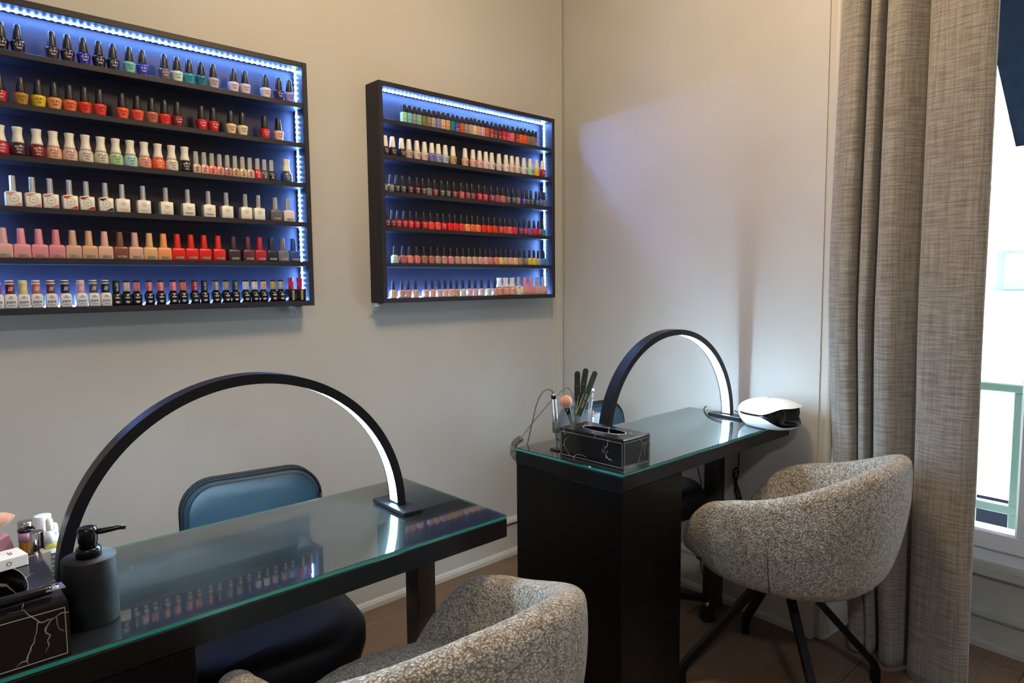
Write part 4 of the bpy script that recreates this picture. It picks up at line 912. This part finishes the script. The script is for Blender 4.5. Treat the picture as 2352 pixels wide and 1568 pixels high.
# white card box lying on the tissue box
zt1 = ZT_+.0765; A0 = px(61, 1301, 2, zt1); A1 = px(74, 1278, 2, zt1)
t = thing('card_box', 'small white printed card box lying on the foreground tissue box', 'box', (A0.x-.045, A0.y+.02, zt1), math.radians(10))
m = MB(); m.bbox((-.05, -.020, 0), (.046, .022, .0165), .0006); m.build('carton', 'paper_white', t)
m = MB(); fn = lambda x, y: (x, -.0203, y)
for cxp, ch in ((-.020, 'CE'), (.002, '®'), (.022, '♻')): text_into(m, ch if ch != '♻' else 'O', .009, 0, (lambda c: (lambda x, y: fn(x+c, y+.0082)))(cxp))
fn2 = lambda x, y: (x, y, .0168)
for cxp, w in ((-.008, .004), (.012, .003), (.028, .007)): bars(m, (lambda c: (lambda x, y: fn2(y+c, x)))(cxp), [(0, w, .0006), (.003, w*.8, .0006)])
m.build('printing', 'ink', t)
# black handled tool with metal clip lying over the slot
P0 = px(-25, 1392, 2, zt1+.008); P1 = px(118, 1352, 2, zt1+.008); t = thing('callus_shaver', 'black handled tool with flat metal clip on the foreground tissue box', 'tool', (P0.x, P0.y, zt1))
d = (P1-P0); d.z = 0; Ld = d.length; d.normalize(); s_ = Vector((-d.y, d.x, 0))
m = MB(); m.tube([d*(Ld*k)+Vector((0, 0, .0075)) for k in (0, .15, .5, .9, 1.0)], [.006, .0072, .0072, .0066, .0055], 14); m.build('handle', 'gloss_black', t)
m = MB(); m.rings([[d*(Ld+u)+s_*v+Vector((0, 0, z)) for u, v in ((-.008, -.010), (.014, -.0115), (.014, .0115), (-.008, .010))] for z in (.0085, .0098)], 0, False); m.build('metal_clip', 'steel', t)
m = MB(); m.lathe([(.006, .0098), (.005, .0118), (.001, .0122)], 18, 0, tuple(d*(Ld+.003))); m.build('rivet', 'chrome', t)
t = thing('white_cap_box', 'tiny white carton tucked behind the foreground tissue box', 'box', (px(103, 1280, 1, 1.27).x+.002, 1.272, ZT_)); MB().bbox((-.006, -.006, 0), (.006, .006, top_at(105, 1266, 1.27).z-ZT_), .0006).build('carton', 'paper_white', t)

# ================================================================== small things on the corner table
YO = 1.352
def tp(x, y, yy=YO): return px(x, y, 1, yy)
# acrylic organiser
a = tp(1300, 990, 1.385); b = tp(1364, 960, 1.385)
t = thing('acrylic_organizer', 'clear acrylic organizer cup behind the corner tissue box', 'organizer', ((a.x+b.x)/2, 1.391, ZT_))
w2 = (b.x-a.x)/2
for lo3, hi3, nm in (((-w2, -.034, 0), (w2, .034, .003), 'base'), ((-w2, -.034, .003), (w2, -.0315, .075), 'front_wall'), ((-w2, .0315, .003), (w2, .034, .11), 'back_wall'), ((-w2, -.0315, .003), (-w2+.0025, .0315, .09), 'end_wall'), ((w2-.0025, -.0315, .003), (w2, .0315, .075), 'end_wall'), ((-w2*.3, -.0315, .003), (-w2*.3+.002, .0315, .075), 'divider'), ((w2*.35, -.0315, .003), (w2*.35+.002, .0315, .075), 'divider')):
    MB().box(lo3, hi3).build(nm, 'smoke' if nm in ('base',) else 'acrylic', t)
# drill handpiece in its stand
D0, D1 = tp(1278, 1008, 1.335), tp(1271, 905, 1.335)
t = thing('drill_stand', 'clear plastic stand holding the drill handpiece', 'stand', (D0.x, 1.335, ZT_))
MB().bbox((-.012, -.016, 0), (.014, .016, .004), .001).build('foot', 'smoke', t)
m = MB(); zc = tp(1275, 985, 1.335).z-ZT_; m.lathe([(.0118, zc-.01), (.0125, zc+.022), (.0112, zc+.022), (.0106, zc-.01)], 20); m.build('holder_ring', 'acrylic', t); MB().bbox((.011, -.004, .004), (.0135, .004, zc+.02), .0006).build('upright', 'acrylic', t)
t = thing('nail_drill', 'silver nail drill handpiece with coiled grey cord', 'nail drill', (D0.x, 1.335, ZT_))
ax = (D1-D0); ld = ax.length; z0 = D0.z-ZT_; ax.normalize()
def along(s_, r_): return (Vector((0, 0, z0))+ax*s_, r_)
pr = [along(0, .001), along(.004, .0022), along(.018, .0032), along(.02, .0052), along(.03, .0062), along(.034, .0075), along(ld*.62, .0080), along(ld*.63, .0074), along(ld-.006, .0068), along(ld, .0050)]
m = MB(); m.tube([q[0] for q in pr], [q[1] for q in pr], 20); m.build('handpiece', 'steel', t)
m = MB(); m.tube([Vector((0, 0, z0))+ax*(ld*.9), Vector((0, 0, z0))+ax*(ld*.985)], .0074, 18); m.build('dark_collar', 'gloss_black', t)
o0 = Vector(t.location)
def loc_(x, y, yy): return tp(x, y, yy)-o0
c1 = bez([loc_(1271, 904, 1.335), loc_(1267, 897, 1.337), loc_(1256, 894, 1.345), loc_(1243, 905, 1.36), loc_(1232, 930, 1.38), loc_(1222, 972, 1.40), loc_(1213, 1012, 1.445), loc_(1206, 1036, 1.448)], 8)
m = MB(); m.tube(c1, .0017, 8); m.build('cord', 'cord', t)
m = MB(); m.tube(c1[:10], [.0042-.0002*k for k in range(10)], 10); m.build('strain_relief', 'cord', t)
cc = bez([loc_(1206, 1034, 1.448), loc_(1201, 1047, 1.45), loc_(1190, 1053, 1.453), loc_(1180, 1042, 1.454), loc_(1179, 1025, 1.454), loc_(1187, 1013, 1.452), loc_(1197, 1006, 1.45)], 16)
hel = []; N0 = None; turns = 24
for i in range(turns*14):
    u = i/(turns*14-1)*(len(cc)-1); k = int(u); f_ = u-k; p = cc[k].lerp(cc[min(k+1, len(cc)-1)], f_); tg = (cc[min(k+1, len(cc)-1)]-cc[max(k-1, 0)]).normalized()
    bb = Vector((.68, .73, 0)); nn = tg.cross(bb).normalized(); bb2 = tg.cross(nn); w = 2*PI*turns*i/(turns*14); hel.append(p+(nn*math.cos(w)+bb2*math.sin(w))*.0088)
m = MB(); m.tube(hel, .0017, 6); m.build('coiled_cord', 'cord', t)
c2 = bez([loc_(1197, 1005, 1.45), loc_(1222, 972, 1.445), loc_(1262, 925, 1.41), loc_(1292, 896, 1.40), loc_(1305, 891, 1.395), loc_(1313, 900, 1.39), loc_(1320, 925, 1.385), loc_(1322, 960, 1.38)], 8)
m = MB(); m.tube(c2, .0017, 8); m.build('cord', 'cord', t)
# dust brush
B0, B1 = tp(1316, 985, 1.378), tp(1300, 922, 1.378)
t = thing('dust_brush', 'round peach bristle dust brush with black handle in the organizer', 'brush', (B0.x, 1.378, ZT_)); o0 = Vector(t.location); b0 = B0-o0; b1 = B1-o0; ax = (b1-b0).normalized()
MB().tube([b1+ax*s_ for s_ in (-.022, -.018, -.010, 0, .010, .016, .0195, .0205)], [.006, .009, .0155, .0185, .0165, .011, .005, .0005], 24).build('bristles', 'bristle', t)
MB().tube([b0+(b1-b0)*k for k in (0, .3, .55)]+[b1-ax*.018], [.0032, .004, .0065, .0092], 14).build('handle', 'gloss_black', t)
# three nail files
ur = Vector((.745, -.667, 0)); nn0 = Vector((-.667, -.745, 0))
def nail_file(label, bt, tpx, yy, off, txt=None):
    Bp, Tp = tp(*bt, yy), tp(*tpx, yy); t = thing('nail_file', label, 'nail file', (Bp.x, yy, Bp.z), 0, 'nail files in the organizer')
    ax = (Tp-Bp); L_ = ax.length; ax.normalize(); nr = nn0-ax*nn0.dot(ax); nr.normalize(); u = ax.cross(nr).normalized()
    if u.dot(ur) < 0: u = -u
    def outl(w, l0, l1, e):
        pts = []
        for i in range(13): a = PI*i/12; pts.append(u*w*math.cos(a)+ax*(l1-w+w*math.sin(a)))
        for i in range(13): a = PI+PI*i/12; pts.append(u*w*math.cos(a)+ax*(l0+w+w*math.sin(a)))
        return [p+nr*e for p in pts]
    w = .0098
    m = MB(); m.rings([outl(w, -.03, L_, -.0016), outl(w, -.03, L_, .0016)], 0, False); m.build('core', 'file_edge', t)
    for e0, e1 in ((.0016, .0022), (-.0022, -.0016)):
        m = MB(); m.rings([outl(w-.0007, -.0293, L_-.0007, e0), outl(w-.0007, -.0293, L_-.0007, e1)], 0, False); m.build('grit_face', 'file', t)
    if txt:
        m = MB(); text_into(m, txt, .0082, 0, lambda x, y: ax*(x+L_*txt_pos)+u*(-y)+nr*.0024); m.build('lettering', 'stitch', t)
    else:
        m = MB(); 
        for q in range(3): bars(m, lambda x, y: ax*(L_*.30+x)+u*(y-.002+.0018*q)+nr*.0024, [(0, .022, .0003)])
        bars(m, lambda x, y: ax*(L_*.70+y)+u*x+nr*.0024, [(0, .0045, .0004), (.003, .003, .0004)]); m.build('printed_lines', 'ink_grey', t)
txt_pos = .42
nail_file('upright black nail file, leftmost of three in the organizer', (1325, 972), (1326, 851), 1.404, 0)
nail_file('tallest black nail file, middle of three in the organizer', (1326, 972), (1346, 845), 1.394, 0)
nail_file('tilted black nail file with PEGGY SAGE lettering in the organizer', (1322, 972), (1368, 852), 1.384, 0, 'PEGGY SAGE')
t = thing('clear_file_tube', 'frosted clear plastic tube leaning in the organizer', 'tube', (tp(1352, 965, 1.38).x, 1.38, ZT_+.004)); o0 = Vector(t.location); p0 = tp(1351, 975, 1.38)-o0; p1 = tp(1360, 896, 1.38)-o0
MB().tube([p0, p1], .0058, 12).build('tube_body', 'acrylic', t); MB().tube([p1+(p0-p1)*.03, p1-(p0-p1)*.05], .0065, 12).build('tube_cap', 'white_plastic', t)
t = thing('cuticle_pusher', 'pale cuticle stick with red tip in the organizer', 'tool', (tp(1362, 965, 1.40).x, 1.40, ZT_+.004)); o0 = Vector(t.location)
MB().tube([tp(1361, 975, 1.40)-o0, tp(1362, 957, 1.40)-o0], .0035, 10).build('handle', 'white_cap', t); MB().tube([tp(1362, 957, 1.40)-o0, tp(1362, 943, 1.40)-o0], [.0035, .003], 10).build('red_tip', 'red_plastic', t)
# leads
def zp(x, y, z=.7375): return px(x, y, 2, z)
t = thing('lamp_lead', 'thin black lead looping on the glass behind the curing lamp', 'cable', zp(1650, 950)); o0 = Vector(t.location)
pts = bez([zp(1703, 950), zp(1690, 944), zp(1655, 932), zp(1628, 931), zp(1617, 938), zp(1624, 952), zp(1640, 962), zp(1662, 968)], 8)
MB().tube([p-o0 for p in pts], .0018, 8).build('lead', 'black_rubber', t)
def wl(x, y, n=-.012): return wb(*pxB(x, y, n))
t = thing('hanging_lead', 'bundled black power lead hanging below the corner table', 'cable', wl(1697, 1180)); o0 = Vector(t.location)
base = [(1697, 1036), (1697, 1060), (1694, 1075), (1686, 1080), (1684, 1092), (1690, 1110), (1697, 1130), (1703, 1142), (1698, 1146), (1691, 1130), (1692, 1100), (1697, 1080), (1690, 1074), (1685, 1084), (1692, 1108), (1701, 1138), (1695, 1143), (1688, 1122), (1695, 1092), (1692, 1082), (1686, 1100), (1692, 1140), (1692, 1200), (1690, 1300)]
MB().tube([wl(x, y, -.012-.006*((k*7) % 5)/5)-o0 for k, (x, y) in enumerate([]) ] or [p-o0 for p in bez([wl(x, y, -.016-.008*((k*7) % 5)/5) for k, (x, y) in enumerate(base)], 6)], .0022, 6).build('lead', 'black_rubber', t)
t = thing('wall_lead', 'thin black lead running down the wall under the corner table', 'cable', wl(1610, 1200)); o0 = Vector(t.location)
MB().tube([p-o0 for p in bez([wl(1600, 1062), wl(1606, 1090), wl(1611, 1115), wl(1611, 1160), wl(1606, 1230), wl(1610, 1300, -.03), wl(1616, 1325, -.032), wl(1622, 1345, -.035)], 8)], .0018, 6).build('lead', 'black_rubber', t)
t = thing('baseboard_lead', 'black lead along the baseboard between the two tables', 'cable', (1.9, YW-.02, .1)); o0 = Vector(t.location)
MB().tube([p-o0 for p in bez([px(1150, 1212, 1, YW-.018), px(1168, 1204, 1, YW-.018), px(1186, 1199, 1, YW-.018), px(1250, 1178, 1, YW-.018)], 6)], .0028, 6).build('lead', 'black_rubber', t)
